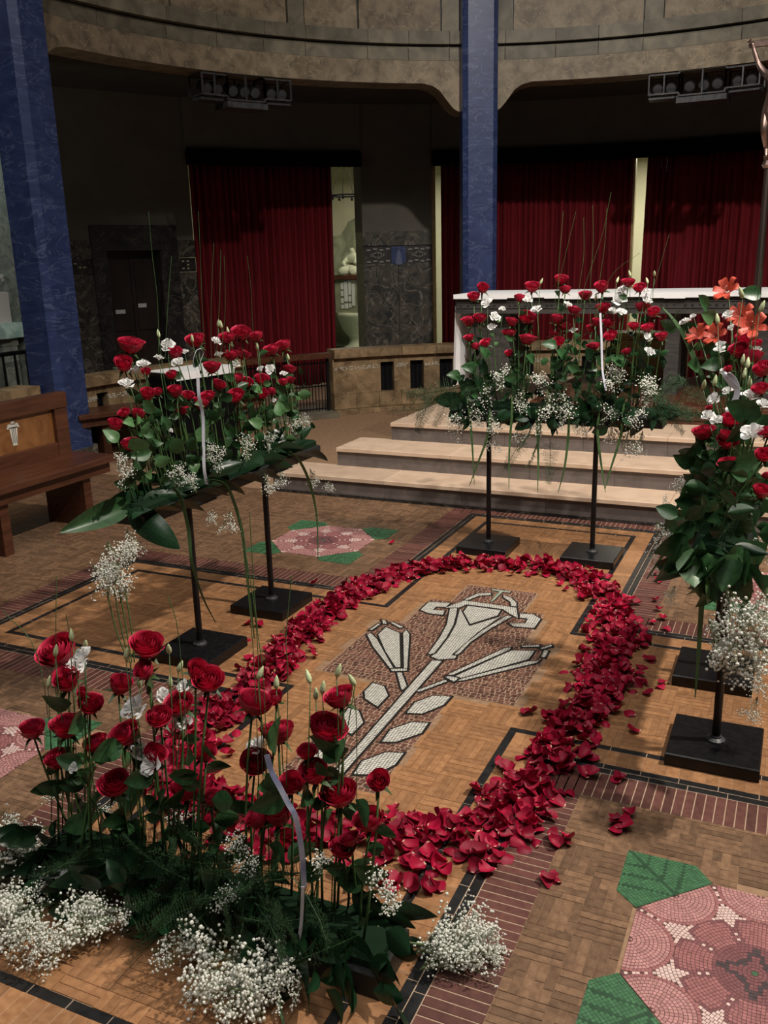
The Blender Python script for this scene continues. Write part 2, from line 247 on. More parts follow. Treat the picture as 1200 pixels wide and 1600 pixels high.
LILYW=[[(-0.294,0.492),(-0.296,0.608),(-0.186,0.634),(-0.189,0.574),(-0.235,0.561),(-0.236,0.514),(-0.175,0.527),(-0.166,0.469),(-0.241,0.465)],[(-0.189,0.563),(-0.131,0.693),(0.146,0.691),(0.192,0.561),(0.139,0.601),(0.088,0.648),(-0.101,0.644),(-0.123,0.588)],[(-0.084,0.546),(-0.09,0.628),(0.083,0.631),(0.089,0.561),(-0.001,0.409)],[(-0.162,0.563),(-0.13,0.58),(-0.105,0.5),(-0.071,0.366),(-0.049,0.212),(-0.039,0.034),(-0.062,0.013),(-0.08,0.212),(-0.104,0.365)],[(-0.114,0.581),(-0.074,0.514),(0.004,0.383),(0.099,0.54),(0.114,0.581),(0.068,0.337),(0.039,0.044),(0.062,0.045),(0.067,0.018),(0.001,-0.021),(-0.042,0.0),(-0.03,0.037),(-0.041,0.227),(-0.063,0.38),(-0.095,0.504)],[(0.131,0.573),(0.159,0.573),(0.108,0.394),(0.072,0.211),(0.068,0.08),(0.059,0.056),(0.049,0.056),(0.053,0.165),(0.077,0.35)],[(0.183,0.623),(0.248,0.635),(0.297,0.591),(0.298,0.472),(0.201,0.454),(0.169,0.484),(0.242,0.512),(0.238,0.574),(0.199,0.569)],[(-0.136,0.707),(-0.102,0.809),(-0.039,0.845),(-0.028,0.815),(-0.083,0.783),(-0.118,0.697)],[(0.03,0.837),(0.085,0.81),(0.126,0.758),(0.142,0.705),(0.114,0.705),(0.093,0.759),(0.045,0.803)],[(-0.412,0.117),(-0.401,0.137),(-0.347,0.086),(-0.15,-0.169),(-0.159,-0.18),(-0.329,0.005)],[(-0.363,0.136),(-0.365,0.228),(-0.275,0.186),(-0.124,-0.149),(-0.14,-0.161),(-0.25,-0.028)],[(-0.261,0.198),(-0.26,0.234),(-0.225,0.189),(-0.091,-0.15),(-0.105,-0.155)],[(-0.154,-0.182),(-0.091,-0.154),(-0.083,-0.173),(-0.142,-0.202)],[(-0.426,0.17),(-0.418,0.256),(-0.404,0.249),(-0.413,0.167)],[(-0.421,0.304),(-0.401,0.304),(-0.376,0.265),(-0.396,0.262)],[(-0.365,0.284),(-0.357,0.296),(-0.287,0.259),(-0.297,0.243)],[(0.091,-0.146),(0.238,0.205),(0.261,0.218),(0.262,0.193),(0.113,-0.141)],[(0.128,-0.146),(0.272,0.189),(0.369,0.222),(0.368,0.128),(0.158,-0.153)],[(0.148,-0.186),(0.161,-0.159),(0.374,0.107),(0.416,0.131),(0.411,0.106),(0.173,-0.172)],[(0.09,-0.169),(0.106,-0.155),(0.146,-0.158),(0.142,-0.199)],[(0.299,0.254),(0.372,0.291),(0.377,0.271),(0.307,0.24)],[(0.382,0.257),(0.421,0.314),(0.429,0.3),(0.397,0.25)],[(0.412,0.17),(0.406,0.245),(0.426,0.247),(0.43,0.172)],[(-0.021,-0.038),(0.022,-0.027),(0.027,-0.771),(0.03,-1.037),(-0.004,-1.05),(-0.006,-0.82)],[(-0.116,-0.206),(-0.098,-0.196),(-0.026,-0.307),(-0.028,-0.347),(-0.04,-0.335)],[(0.024,-0.332),(0.099,-0.194),(0.114,-0.203),(0.042,-0.334)],[(-0.17,-0.332),(-0.114,-0.342),(-0.064,-0.411),(-0.064,-0.513),(-0.14,-0.469),(-0.169,-0.414)],[(-0.166,-0.564),(-0.119,-0.571),(-0.061,-0.648),(-0.063,-0.744),(-0.11,-0.725),(-0.157,-0.647)],[(-0.165,-0.868),(-0.161,-0.812),(-0.094,-0.839),(-0.062,-0.889),(-0.066,-0.937),(-0.13,-0.94)],[(0.062,-0.519),(0.06,-0.426),(0.106,-0.346),(0.175,-0.327),(0.173,-0.402),(0.121,-0.5)],[(0.064,-0.752),(0.057,-0.658),(0.109,-0.577),(0.171,-0.559),(0.175,-0.638),(0.113,-0.732)],[(0.064,-0.984),(0.055,-0.898),(0.108,-0.813),(0.17,-0.792),(0.172,-0.875),(0.138,-0.957)]]
LILYG=[[(-0.002,0.715),(-0.005,0.892),(0.017,0.894),(0.009,0.74)],[(-0.051,0.904),(0.054,0.903),(0.054,0.88),(-0.047,0.882)]]
STANDS=[(-1.028,-0.346),(-1.024,0.266),(-0.287,1.561),(0.334,1.58),(1.125,0.257),(1.182,-0.369)]
LG=[((-1.03,-0.847,0.594),0.128,'d'),((-0.98,-0.961,0.573),0.114,'d'),((-0.98,-0.784,0.659),0.1,'d'),((-1.01,-0.833,0.473),0.085,'d'),((-0.93,-0.843,0.946),0.085,'u'),((-0.93,-0.851,1.009),0.063,'u'),((-0.93,-0.535,0.876),0.085,'u'),((-0.91,-0.46,0.842),0.071,'u'),((-0.91,-0.27,0.888),0.085,'u'),((-0.93,-0.283,0.932),0.071,'u'),((-0.93,-0.013,0.893),0.091,'u'),((-0.95,0.212,0.879),0.085,'u'),((-0.98,0.51,0.893),0.091,'u'),((-0.98,0.61,0.902),0.063,'u'),((-0.91,0.114,0.693),0.085,'d'),((-0.91,0.243,0.685),0.071,'d'),((-0.88,-0.267,0.609),0.08,'d'),((-0.88,-0.389,0.671),0.057,'d'),((-0.98,0.682,0.586),0.08,'d'),((-1.03,0.934,0.479),0.063,'d')]
LBLADES=[[(-0.89,-0.612,0.857),(-0.89,-0.567,0.793),(-0.89,-0.535,0.65),(-0.89,-0.533,0.51),(-0.89,-0.476,0.333),(-0.89,-0.404,0.194)],[(-0.89,-0.389,0.838),(-0.89,-0.264,0.789),(-0.89,-0.198,0.686),(-0.89,-0.151,0.522),(-0.89,-0.139,0.321),(-0.89,-0.119,0.076),(-0.89,-0.106,-0.142)],[(-0.89,0.297,0.818),(-0.89,0.39,0.751),(-0.89,0.481,0.615),(-0.89,0.537,0.42),(-0.89,0.528,0.176)]]
LTHIN=[[(-1.03,-0.138,1.309),(-1.03,-0.128,1.527),(-1.03,-0.113,1.739),(-1.03,-0.102,1.92)],[(-1.03,-0.053,1.3),(-1.03,0.004,1.547),(-1.03,0.043,1.765)],[(-1.03,-0.018,1.297),(-1.03,0.045,1.517),(-1.03,0.064,1.738)],[(-1.03,-0.45,1.342),(-1.03,-0.425,1.568),(-1.03,-0.432,1.741),(-1.03,-0.43,1.909)],[(-1.03,-0.41,1.338),(-1.03,-0.364,1.54),(-1.03,-0.31,1.74)],[(-1.03,-0.091,1.304),(-1.03,-0.058,1.55),(-1.03,-0.007,1.792)],[(-1.03,0.257,1.388),(-1.03,0.265,1.593),(-1.03,0.25,1.737)]]
LRIB=[(-0.9,-0.376,1.259),(-0.9,-0.378,1.181),(-0.9,-0.363,1.099),(-0.9,-0.373,0.992),(-0.9,-0.383,0.885),(-0.9,-0.374,0.809)]
LLOOP=[(-0.9,-0.375,1.269),(-0.9,-0.398,1.324),(-0.9,-0.375,1.365),(-0.9,-0.339,1.372),(-0.9,-0.324,1.352),(-0.9,-0.351,1.319),(-0.9,-0.375,1.269)]
LLEAF=[((-0.93,0.357,1.089),0.074),((-0.93,0.479,1.066),0.068),((-0.93,-0.305,1.082),0.068),((-0.93,-0.175,1.024),0.074),((-0.93,-0.098,0.959),0.074),((-0.93,-0.624,1.157),0.068),((-0.93,0.03,1.027),0.068),((-0.93,-0.245,1.006),0.068),((-0.93,-0.196,1.084),0.068),((-0.93,0.062,0.932),0.063),((-0.93,-0.259,0.969),0.063),((-0.93,-0.803,1.048),0.085),((-0.93,-0.756,0.989),0.08),((-0.93,-0.851,1.081),0.063),((-0.93,-0.67,1.009),0.091),((-0.93,-0.561,0.987),0.085),((-0.93,-0.457,0.98),0.085),((-0.93,-0.607,1.086),0.08),((-0.93,0.133,0.971),0.074),((-0.93,0.31,0.987),0.074),((-0.93,0.403,1.004),0.063),((-0.93,-0.085,0.863),0.074),((-0.93,-0.367,0.99),0.08),((-0.93,-0.72,1.106),0.068)]
BG=[((-0.282,1.47,0.938),0.115,'d'),((-0.344,1.45,0.865),0.115,'d'),((-0.449,1.47,0.82),0.135,'d'),((-0.229,1.45,0.797),0.115,'d'),((-0.32,1.47,0.807),0.096,'d'),((-0.468,1.52,0.716),0.108,'d'),((-0.189,1.47,1.043),0.115,'u'),((0.039,1.47,1.028),0.115,'u'),((-0.073,1.45,0.931),0.108,'d'),((0.102,1.45,0.902),0.135,'d'),((0.049,1.45,0.829),0.115,'d'),((0.19,1.45,0.917),0.123,'d'),((0.174,1.45,0.852),0.096,'d'),((0.44,1.47,1.034),0.115,'u'),((0.451,1.49,1.083),0.092,'u'),((0.41,1.45,0.881),0.115,'d'),((0.533,1.47,0.848),0.115,'d'),((0.597,1.47,0.903),0.108,'d'),((0.604,1.49,1.019),0.123,'u'),((0.622,1.49,0.986),0.096,'u'),((0.513,1.52,0.716),0.135,'d'),((0.582,1.52,0.702),0.108,'d'),((-0.065,1.47,0.747),0.096,'d'),((-0.241,1.49,0.677),0.096,'d'),((0.431,1.49,0.752),0.096,'d'),((0.278,1.47,0.783),0.085,'d')]
BBLADES=[[(-0.379,1.44,0.939),(-0.364,1.44,0.829),(-0.348,1.44,0.643),(-0.336,1.44,0.423)],[(-0.245,1.44,0.871),(-0.256,1.44,0.723),(-0.309,1.44,0.57),(-0.368,1.44,0.412)],[(-0.115,1.44,0.949),(-0.114,1.44,0.859),(-0.126,1.44,0.657),(-0.127,1.44,0.413)],[(0.025,1.44,0.883),(0.036,1.44,0.739),(0.042,1.44,0.594),(0.042,1.44,0.408)],[(0.207,1.44,0.891),(0.208,1.44,0.749),(0.192,1.44,0.567),(0.16,1.44,0.418)],[(0.37,1.44,0.898),(0.369,1.44,0.758),(0.396,1.44,0.582),(0.423,1.44,0.44)],[(0.501,1.44,0.938),(0.491,1.44,0.765),(0.448,1.44,0.586),(0.419,1.44,0.457)]]
BTHIN=[[(0.225,1.57,1.154),(0.226,1.57,1.463),(0.323,1.57,1.791),(0.363,1.57,2.012)],[(0.295,1.57,1.156),(0.273,1.57,1.496),(0.28,1.57,1.76),(0.27,1.57,1.953)],[(0.313,1.57,1.156),(0.317,1.57,1.496),(0.341,1.57,1.758),(0.344,1.57,1.934)],[(0.188,1.57,1.223),(0.213,1.57,1.531),(0.232,1.57,1.696),(0.225,1.57,1.891)],[(0.561,1.57,1.161),(0.572,1.57,1.395),(0.625,1.57,1.622),(0.666,1.57,1.795)],[(0.064,1.57,1.151),(0.079,1.57,1.43),(0.11,1.57,1.599),(0.183,1.57,1.925)],[(0.26,1.57,1.155),(0.365,1.57,1.562),(0.524,1.57,1.705)],[(0.136,1.57,1.153),(0.098,1.57,1.532),(0.115,1.57,1.928)]]
BRIB=[(0.359,1.43,1.407),(0.371,1.43,1.272),(0.381,1.43,1.122),(0.397,1.43,1.038),(0.406,1.43,1.004)]
BFERN=[(-0.526,1.52,0.997),(-0.607,1.52,0.919),(-0.69,1.52,0.839),(-0.369,1.52,1.038),(-0.234,1.52,1.006),(-0.029,1.52,1.012),(0.117,1.52,1.017),(0.225,1.52,0.985),(0.433,1.52,0.992),(0.566,1.52,1.031),(0.697,1.52,1.035),(0.764,1.52,1.004),(0.604,1.52,0.93),(-0.061,1.52,0.719),(-0.007,1.52,0.832)]
BLEAF=[((-0.405,1.49,1.212),0.085),((-0.385,1.49,1.144),0.069),((-0.339,1.49,1.098),0.085),((-0.282,1.49,1.063),0.092),((-0.004,1.49,1.141),0.085),((0.086,1.49,1.125),0.092),((0.173,1.49,1.162),0.085),((0.158,1.49,1.092),0.092),((0.312,1.49,1.165),0.077),((0.365,1.49,1.132),0.085),((0.483,1.49,1.134),0.092),((0.564,1.49,1.17),0.092),((0.599,1.49,1.12),0.077),((0.528,1.49,1.219),0.077),((0.748,1.49,1.336),0.1),((-0.094,1.49,1.05),0.085),((0.119,1.49,1.23),0.077),((-0.436,1.49,1.04),0.092)]
FG=[((-0.621,-1.854,0.05),0.096,'f',1),((-0.662,-1.742,0.05),0.088,'f',1),((-0.45,-2.011,0.05),0.096,'f',1),((-0.302,-2.062,0.05),0.08,'f',1),((-0.233,-2.033,0.05),0.072,'f',0),((-0.416,-1.902,0.05),0.072,'f',0),((-0.571,-1.818,0.05),0.08,'f',0),((-0.389,-1.833,0.05),0.064,'f',0),((-0.724,-1.75,-0.122),0.112,'s',1),((-0.74,-1.73,-0.025),0.096,'s',1),((-0.647,-1.77,-0.176),0.096,'s',1),((-0.383,-2.047,0.05),0.096,'f',1),((-0.665,-1.7,-0.024),0.064,'s',0),((-0.229,-1.97,0.05),0.096,'f',1),((-0.198,-1.932,0.05),0.08,'f',1),((-0.3,-1.867,0.05),0.072,'f',0),((0.17,-1.967,0.05),0.112,'f',1),((0.281,-1.941,0.05),0.112,'f',1),((0.271,-2.009,0.05),0.096,'f',1),((0.327,-1.9,0.05),0.096,'f',1),((0.075,-1.915,0.05),0.08,'f',0),((0.386,-1.939,0.05),0.064,'f',0),((-0.622,-1.65,0.136),0.056,'u',0),((-0.412,-1.65,0.124),0.051,'u',0),((-0.151,-1.65,0.171),0.061,'u',0),((-0.108,-1.65,0.162),0.048,'u',0),((0.161,-1.8,0.276),0.061,'u',0),((0.206,-1.83,0.235),0.061,'u',0),((0.15,-1.87,0.154),0.064,'u',0),((0.39,-1.8,0.287),0.056,'u',0),((0.56,-1.8,0.267),0.072,'u',0),((0.579,-1.8,0.237),0.064,'u',0)]
FLOORG=[((0.645,-1.651,0.05),0.115),((0.674,-1.59,0.05),0.106),((0.73,-1.603,0.05),0.106),((0.733,-1.661,0.05),0.098),((0.664,-1.701,0.05),0.09),((0.762,-1.625,0.05),0.074),((0.689,-1.656,0.05),0.098)]
FTALLG=[((-0.288,-1.65,0.941),0.08),((-0.317,-1.65,0.892),0.075),((-0.241,-1.65,0.973),0.062),((-0.275,-1.65,0.879),0.062),((-0.323,-1.65,0.928),0.053),((-0.207,-1.65,0.995),0.046)]
FTALLS=[[(-0.265,-1.65,0.656),(-0.281,-1.65,0.748),(-0.292,-1.65,0.868)],[(-0.258,-1.65,0.657),(-0.266,-1.65,0.779),(-0.274,-1.65,0.87)],[(-0.271,-1.65,0.655),(-0.303,-1.65,0.755),(-0.316,-1.65,0.855)],[(-0.249,-1.65,0.659),(-0.247,-1.65,0.763),(-0.254,-1.65,0.873)],[(-0.317,-1.65,0.212),(-0.292,-1.65,0.425),(-0.262,-1.65,0.657)]]
FTHIN=[[(0.187,-1.7,0.369),(0.199,-1.7,0.697),(0.19,-1.7,0.883),(0.192,-1.7,1.141)],[(0.175,-1.7,0.366),(0.187,-1.7,0.712),(0.186,-1.7,0.915),(0.16,-1.7,1.138)],[(0.161,-1.7,0.363),(0.175,-1.7,0.728),(0.171,-1.7,0.979),(0.171,-1.7,1.091)],[(0.243,-1.7,0.383),(0.27,-1.7,0.727),(0.271,-1.7,0.829),(0.296,-1.7,0.995)],[(0.385,-1.7,0.364),(0.415,-1.7,0.636),(0.427,-1.7,0.723)],[(0.443,-1.7,0.379),(0.453,-1.7,0.644),(0.445,-1.7,0.742)],[(-0.554,-1.7,0.184),(-0.551,-1.7,0.639),(-0.662,-1.7,0.769)],[(-0.528,-1.7,0.19),(-0.489,-1.7,0.61),(-0.442,-1.7,0.902)],[(-0.46,-1.7,0.312),(-0.424,-1.7,0.699),(-0.425,-1.7,0.793)],[(-0.056,-1.7,0.308),(-0.049,-1.7,0.778),(-0.072,-1.7,0.897)]]
FBLADES=[[(-0.273,-1.85,0.188),(-0.35,-1.85,0.121),(-0.495,-1.85,-0.045),(-0.621,-1.85,-0.196),(-0.78,-1.85,-0.344)],[(0.048,-1.85,0.155),(-0.035,-1.85,0.04),(-0.127,-1.85,-0.114),(-0.297,-1.85,-0.306),(-0.466,-1.85,-0.475)],[(0.265,-1.762,0.07),(0.289,-1.834,0.058),(0.313,-1.9,0.045),(0.349,-1.956,0.032),(0.4,-2.011,0.02)]]
FRIB=[(0.294,-1.85,0.607),(0.304,-1.85,0.566),(0.324,-1.85,0.529),(0.344,-1.85,0.491),(0.358,-1.85,0.469),(0.366,-1.85,0.439),(0.372,-1.85,0.387),(0.374,-1.85,0.341),(0.374,-1.85,0.273)]
FRIB2=[(0.383,-1.87,0.29),(0.377,-1.87,0.226),(0.37,-1.87,0.17),(0.359,-1.87,0.126),(0.339,-1.87,0.095)]
FLEAF=[((-0.494,-1.75,0.288),0.056),((-0.416,-1.75,0.3),0.049),((-0.362,-1.75,0.531),0.065),((-0.395,-1.75,0.554),0.056),((-0.293,-1.75,0.439),0.069),((-0.382,-1.75,0.369),0.059),((-0.233,-1.75,0.471),0.062),((-0.234,-1.75,0.213),0.059),((-0.135,-1.75,0.397),0.059),((-0.131,-1.75,0.339),0.065),((-0.032,-1.75,0.383),0.059),((0.013,-1.75,0.432),0.059),((0.208,-1.75,0.441),0.072),((0.252,-1.75,0.541),0.072),((0.412,-1.73,0.6),0.075),((0.445,-1.73,0.59),0.072),((0.418,-1.73,0.55),0.065),((0.468,-1.75,0.47),0.065),((0.366,-1.75,0.515),0.059),((0.469,-1.7,0.212),0.072),((0.513,-1.7,0.234),0.065),((0.215,-1.75,0.277),0.065),((0.047,-1.75,0.364),0.059),((0.272,-1.75,0.439),0.065)]
FFERN=[(-0.144,-1.75,0.136),(0.003,-1.8,0.174),(0.126,-1.83,0.193),(0.234,-1.85,0.203),(-0.005,-1.85,0.129),(0.108,-1.87,0.122),(0.224,-1.87,0.14),(-0.02,-1.87,0.041),(0.261,-1.8,0.231),(0.314,-1.83,0.213),(0.055,-1.7,0.159),(0.321,-1.75,0.175),(0.15,-1.65,0.231)]
RG=[((1.23,-0.78,0.684),0.128,'d',1),((1.277,-0.78,0.631),0.139,'d',1),((1.2,-0.76,0.591),0.107,'d',1),((1.257,-0.76,0.539),0.107,'d',1),((1.298,-0.78,0.694),0.107,'d',1),((1.307,-0.76,0.567),0.085,'d',0),((0.98,-0.25,0.712),0.085,'d',1),((0.946,-0.25,0.744),0.075,'d',1),((1.016,-0.25,0.657),0.085,'d',1),((1.05,-0.25,0.626),0.068,'d',0),((1.036,0.0,0.593),0.064,'d',0),((0.904,-0.05,0.568),0.064,'d',0),((0.969,-0.05,0.447),0.064,'d',0),((0.951,0.1,0.836),0.064,'u',0),((0.908,0.1,0.756),0.056,'u',0),((1.273,-0.3,0.737),0.085,'u',0),((1.141,-0.2,0.773),0.077,'u',0),((1.211,-0.2,0.815),0.064,'u',0),((1.291,-0.4,0.199),0.075,'d',0),((1.303,-0.4,0.297),0.075,'d',0)]
RBLADES=[[(1.111,-0.3,0.673),(1.098,-0.3,0.554),(1.098,-0.3,0.434),(1.099,-0.3,0.288),(1.098,-0.3,0.162)],[(1.062,-0.1,0.869),(1.012,-0.1,0.793),(0.942,-0.1,0.638),(0.879,-0.1,0.517)],[(1.024,-0.1,0.948),(0.999,-0.1,0.887),(0.977,-0.1,0.814),(0.961,-0.1,0.788)],[(1.055,0.3,1.081),(0.971,0.3,1.278),(0.891,0.3,1.424),(0.827,0.3,1.497)]]
RTHIN=[[(1.056,0.1,0.993),(0.967,0.1,1.324),(0.891,0.1,1.462),(0.843,0.1,1.508)],[(0.891,0.1,1.462),(0.916,0.1,1.497)],[(1.146,0.1,0.998),(1.164,0.1,1.328),(1.182,0.1,1.638)],[(1.187,-0.3,1.079),(1.171,-0.3,1.288),(1.146,-0.3,1.369)]]
RLOOP=[(1.151,-0.2,1.257),(1.132,-0.2,1.274),(1.112,-0.2,1.299),(1.117,-0.2,1.307),(1.137,-0.2,1.291),(1.151,-0.2,1.257),(1.149,-0.2,1.227),(1.137,-0.2,1.201)]
RLEAF=[((1.017,0.3,1.304),0.097),((0.973,0.35,1.347),0.088),((1.055,0.3,1.255),0.097),((0.972,0.3,1.266),0.088),((1.1,0.2,1.221),0.088),((1.065,0.3,1.28),0.079),((1.014,0.35,1.446),0.075),((0.988,0.35,1.482),0.088),((0.892,0.4,1.392),0.079),((1.236,-0.3,1.187),0.11),((1.199,-0.3,1.175),0.101),((1.042,-0.1,1.008),0.079),((1.022,-0.1,0.972),0.075),((1.068,-0.1,0.94),0.088),((1.096,-0.15,0.907),0.101),((1.125,-0.2,0.864),0.11),((1.174,-0.3,0.993),0.097),((1.198,-0.3,0.929),0.097),((1.238,-0.3,0.8),0.11),((1.259,-0.3,0.791),0.097),((1.145,-0.2,1.013),0.088),((1.172,-0.2,1.059),0.088),((1.219,-0.4,0.74),0.11),((1.182,-0.4,0.713),0.132),((1.14,-0.3,0.768),0.132),((1.112,-0.3,0.719),0.11),((1.262,-0.45,0.717),0.132),((1.079,-0.2,0.755),0.132),((1.208,-0.45,0.667),0.132),((1.169,-0.45,0.673),0.11),((1.176,0.4,1.539),0.088),((1.262,-0.3,0.869),0.088),((1.124,-0.1,1.059),0.079),((1.251,-0.4,1.062),0.097),((1.237,-0.3,0.932),0.088),((1.117,-0.2,0.829),0.101)]
RBROAD=[((1.115,-0.2,0.852),(-0.9,-0.3,0.15)),((1.142,-0.25,0.822),(-1,-0.2,-0.2)),((1.122,-0.2,0.748),(-0.9,0,-0.35)),((1.177,-0.4,0.779),(-0.5,-0.6,-0.6)),((1.223,-0.45,0.734),(0.1,-0.8,-0.5)),((1.155,-0.4,0.676),(-0.6,-0.5,-0.8)),((1.265,-0.5,0.713),(0.4,-0.6,-0.5)),((1.079,-0.1,0.941),(-0.8,0.2,0.5))]
STRAYS=[(0.944,-0.907),(0.946,-0.966),(0.967,-0.869),(0.971,-0.945),(0.851,0.303),(0.865,0.295),(0.84,0.8),(0.837,0.339),(0.762,0.628),(0.872,0.671),(0.905,-0.021),(0.931,0.061),(0.939,0.095),(0.842,0.139),(0.867,0.067),(0.49,-0.357),(0.514,-0.353),(0.485,-0.913),(0.52,-0.742),(0.492,-1.454),(0.512,-1.431),(0.443,-1.431),(0.465,-1.436),(0.441,-1.34),(0.94,-0.934),(0.82,-1.264),(0.839,-1.251),(0.828,-1.066),(0.817,-1.087),(0.75,1.32),(0.776,1.028),(0.804,0.901),(0.806,0.728),(0.721,-0.17),(-0.88,1.448),(-0.976,0.619),(-1.009,0.012),(-0.917,-0.142),(-0.786,-0.317),(-0.754,-0.444),(-0.943,0.012),(-0.63,-0.07),(0.904,-0.688),(0.912,-0.677),(0.817,-1.274),(0.434,-1.478),(0.382,-1.471),(0.78,0.517),(0.813,0.491),(0.716,1.415),(0.897,-0.34)]
# ------------------------------------------------------------------ floor
A = .467                                         # half width of the inner cross
XN, XP, YN, YP = -2.053, 2.06, -2.125, 2.093      # where its four arms end
FX0, FX1, FY0, FY1 = -7.6, 5.2, -3.0, 9.6
floor = MB().box(FX0, FX1, FY0, FY1, -.12, -.0022).build('floor', M_['grout'], kind='structure')
RS = [(-1, 1, -1.32, 1.367), (1, -1, 1.367, -1.405), (-1, -1, -1.367, -1.39), (1, 1, 1.36, 1.37)]
def in_rosette(x, y):
    for sx, sy, cx, cy in RS:
        u, v = abs(x-cx), abs(y-cy)
        if (max(u, v) < .30 and u+v < .42) or (.2 < u < .36 and .2 < v < .36): return True
    return False
LILY = [(-.19, .19, .66, .93), (-.30, .30, .31, .66), (-.43, .43, -.30, .31), (-.18, .18, -1.06, -.30)]
def in_lily(x, y): return any(a < x < b and c < y < d for a, b, c, d in LILY)
def view_size(x, y):                             # rough size on screen: nearer the camera is larger; behind the frame is none
    dx, dy = x-CAM.x, y-CAM.y; d = hypot(dx, dy)
    f = -sin(YAW)*dx+cos(YAW)*dy; s = cos(YAW)*dx+sin(YAW)*dy
    if f < 1.45 or abs(s) > f*.45+.25: return 0
    return 1/(d*d+2.9)
PIECES = []                                      # (size, x0, x1, y0, y1, material, z)
def parquet(x0, x1, y0, y1, m, ox=0, oy=0, step=.125, n=4, skip=lambda x, y: False, cut=False):
    w = step/n; g = .0008
    i0, i1 = math.floor((x0-ox)/step), math.ceil((x1-ox)/step); j0, j1 = math.floor((y0-oy)/step), math.ceil((y1-oy)/step)
    for i in range(i0, i1):
        for j in range(j0, j1):
            for k in range(n):
                if (i+j) % 2: a, b, c, d = ox+i*step, ox+(i+1)*step, oy+j*step+k*w, oy+j*step+(k+1)*w
                else: a, b, c, d = ox+i*step+k*w, ox+i*step+(k+1)*w, oy+j*step, oy+(j+1)*step
                a, b, c, d = max(a, x0), min(b, x1), max(c, y0), min(d, y1)
                if b-a < .006 or d-c < .006: continue
                x, y = (a+b)/2, (c+d)/2
                if skip(x, y): continue
                s = view_size(x, y); halves = [(a, b, c, d)]
                if cut and random.random() < .45:        # some of the dark strips are laid in two lengths
                    f = random.choice((.36, .5, .64)); halves = [(a, a+(b-a)*f, c, d), (a+(b-a)*f, b, c, d)] if b-a > d-c else [(a, b, c, c+(d-c)*f), (a, b, c+(d-c)*f, d)]
                for a, b, c, d in halves: PIECES.append((s*min(1, (b-a)*(d-c)/.0038), a+g, b-g, c+g, d-g, m, random.uniform(-.0004, .0003)))
parquet(-A, A, -A, A, 'oak', -A, -A, .1335, 5, in_lily)
parquet(-A, A, A, YP, 'oak', -A, A, .1335, 5, in_lily)
parquet(-A, A, YN, -A, 'oak', -A, -A, .1335, 5, in_lily)
parquet(XN, -A, -A, A, 'oak', -A, -A, .1335, 5)
parquet(A, XP, -A, A, 'oak', A, -A, .1335, 5)
# --- the banded border of the cross: twelve runs, each a piece of trim
D = [(0, .029, 'black_tile', 'black_tile', .125), (.029, .124, 'oak', 'wood_strip', .042), (.124, .152, 'black_tile', 'black_tile', .125),
     (.155, .184, 'black_tile', 'black_tile', .125), (.187, .337, 'brick_red', 'brick', .03125)]
def rect_in_view(x, y): return view_size(x, y) > 0
tn = [0]
def run(px, py, ux, uy, nx, ny, length, start_convex, end_convex, own):
    """along u from (px,py), bands stacked along n; own: this run owns the corner squares"""
    tn[0] += 1; t = None
    for d0, d1, mk, nm, pitch in D:
        def end(convex, owns):                   # how far the run reaches past its nominal end
            if convex: return d1 if owns else d0
            return -d0 if owns else -d1
        s0, s1 = -end(start_convex, own), length+end(end_convex, own)
        if s1-s0 < .01: continue
        n = max(1, round((s1-s0)/pitch)); p = (s1-s0)/n; g = .0017 if nm == 'brick' else (.0013 if nm == 'black_tile' else .0005)
        for k in range(n):
            a, b = s0+k*p+g, s0+(k+1)*p-g
            xs = sorted((px+ux*a+nx*d0, px+ux*b+nx*d1)); ys = sorted((py+uy*a+ny*d0, py+uy*b+ny*d1))
            cx, cy = sum(xs)/2, sum(ys)/2
            if not rect_in_view(cx, cy) or cy > 2.36 or cx < -4: continue
            if t is None:
                t = MB()
                X = sorted((px+nx*.0, px+ux*length+nx*.337)); Y = sorted((py+ny*.0, py+uy*length+ny*.337))
                t = t.box(X[0], X[1], Y[0], Y[1], -.0049, -.0012).build('trim_%d' % tn[0], M_['bed_grout'], kind='structure')
            MB().box(xs[0], xs[1], ys[0], ys[1], -.004, random.uniform(-.0006, .0004), bev=.0007).build(nm, M_[mk], t)
# horizontal runs own corners; n points away from the cross
for sx, X in ((-1, XN), (1, XP)):
    L = abs(X)-A
    run(sx*A, A, sx, 0, 0, 1, L, False, True, True); run(sx*A, -A, sx, 0, 0, -1, L, False, True, True)
    run(X, -A, 0, 1, sx, 0, 2*A, True, True, False)
for sy, Y in ((-1, YN), (1, YP)):
    L = abs(Y)-A
    run(A, sy*A, 0, sy, 1, 0, L, False, True, False); run(-A, sy*A, 0, sy, -1, 0, L, False, True, False)
    run(-A, Y, 1, 0, 0, sy, 2*A, True, True, True)
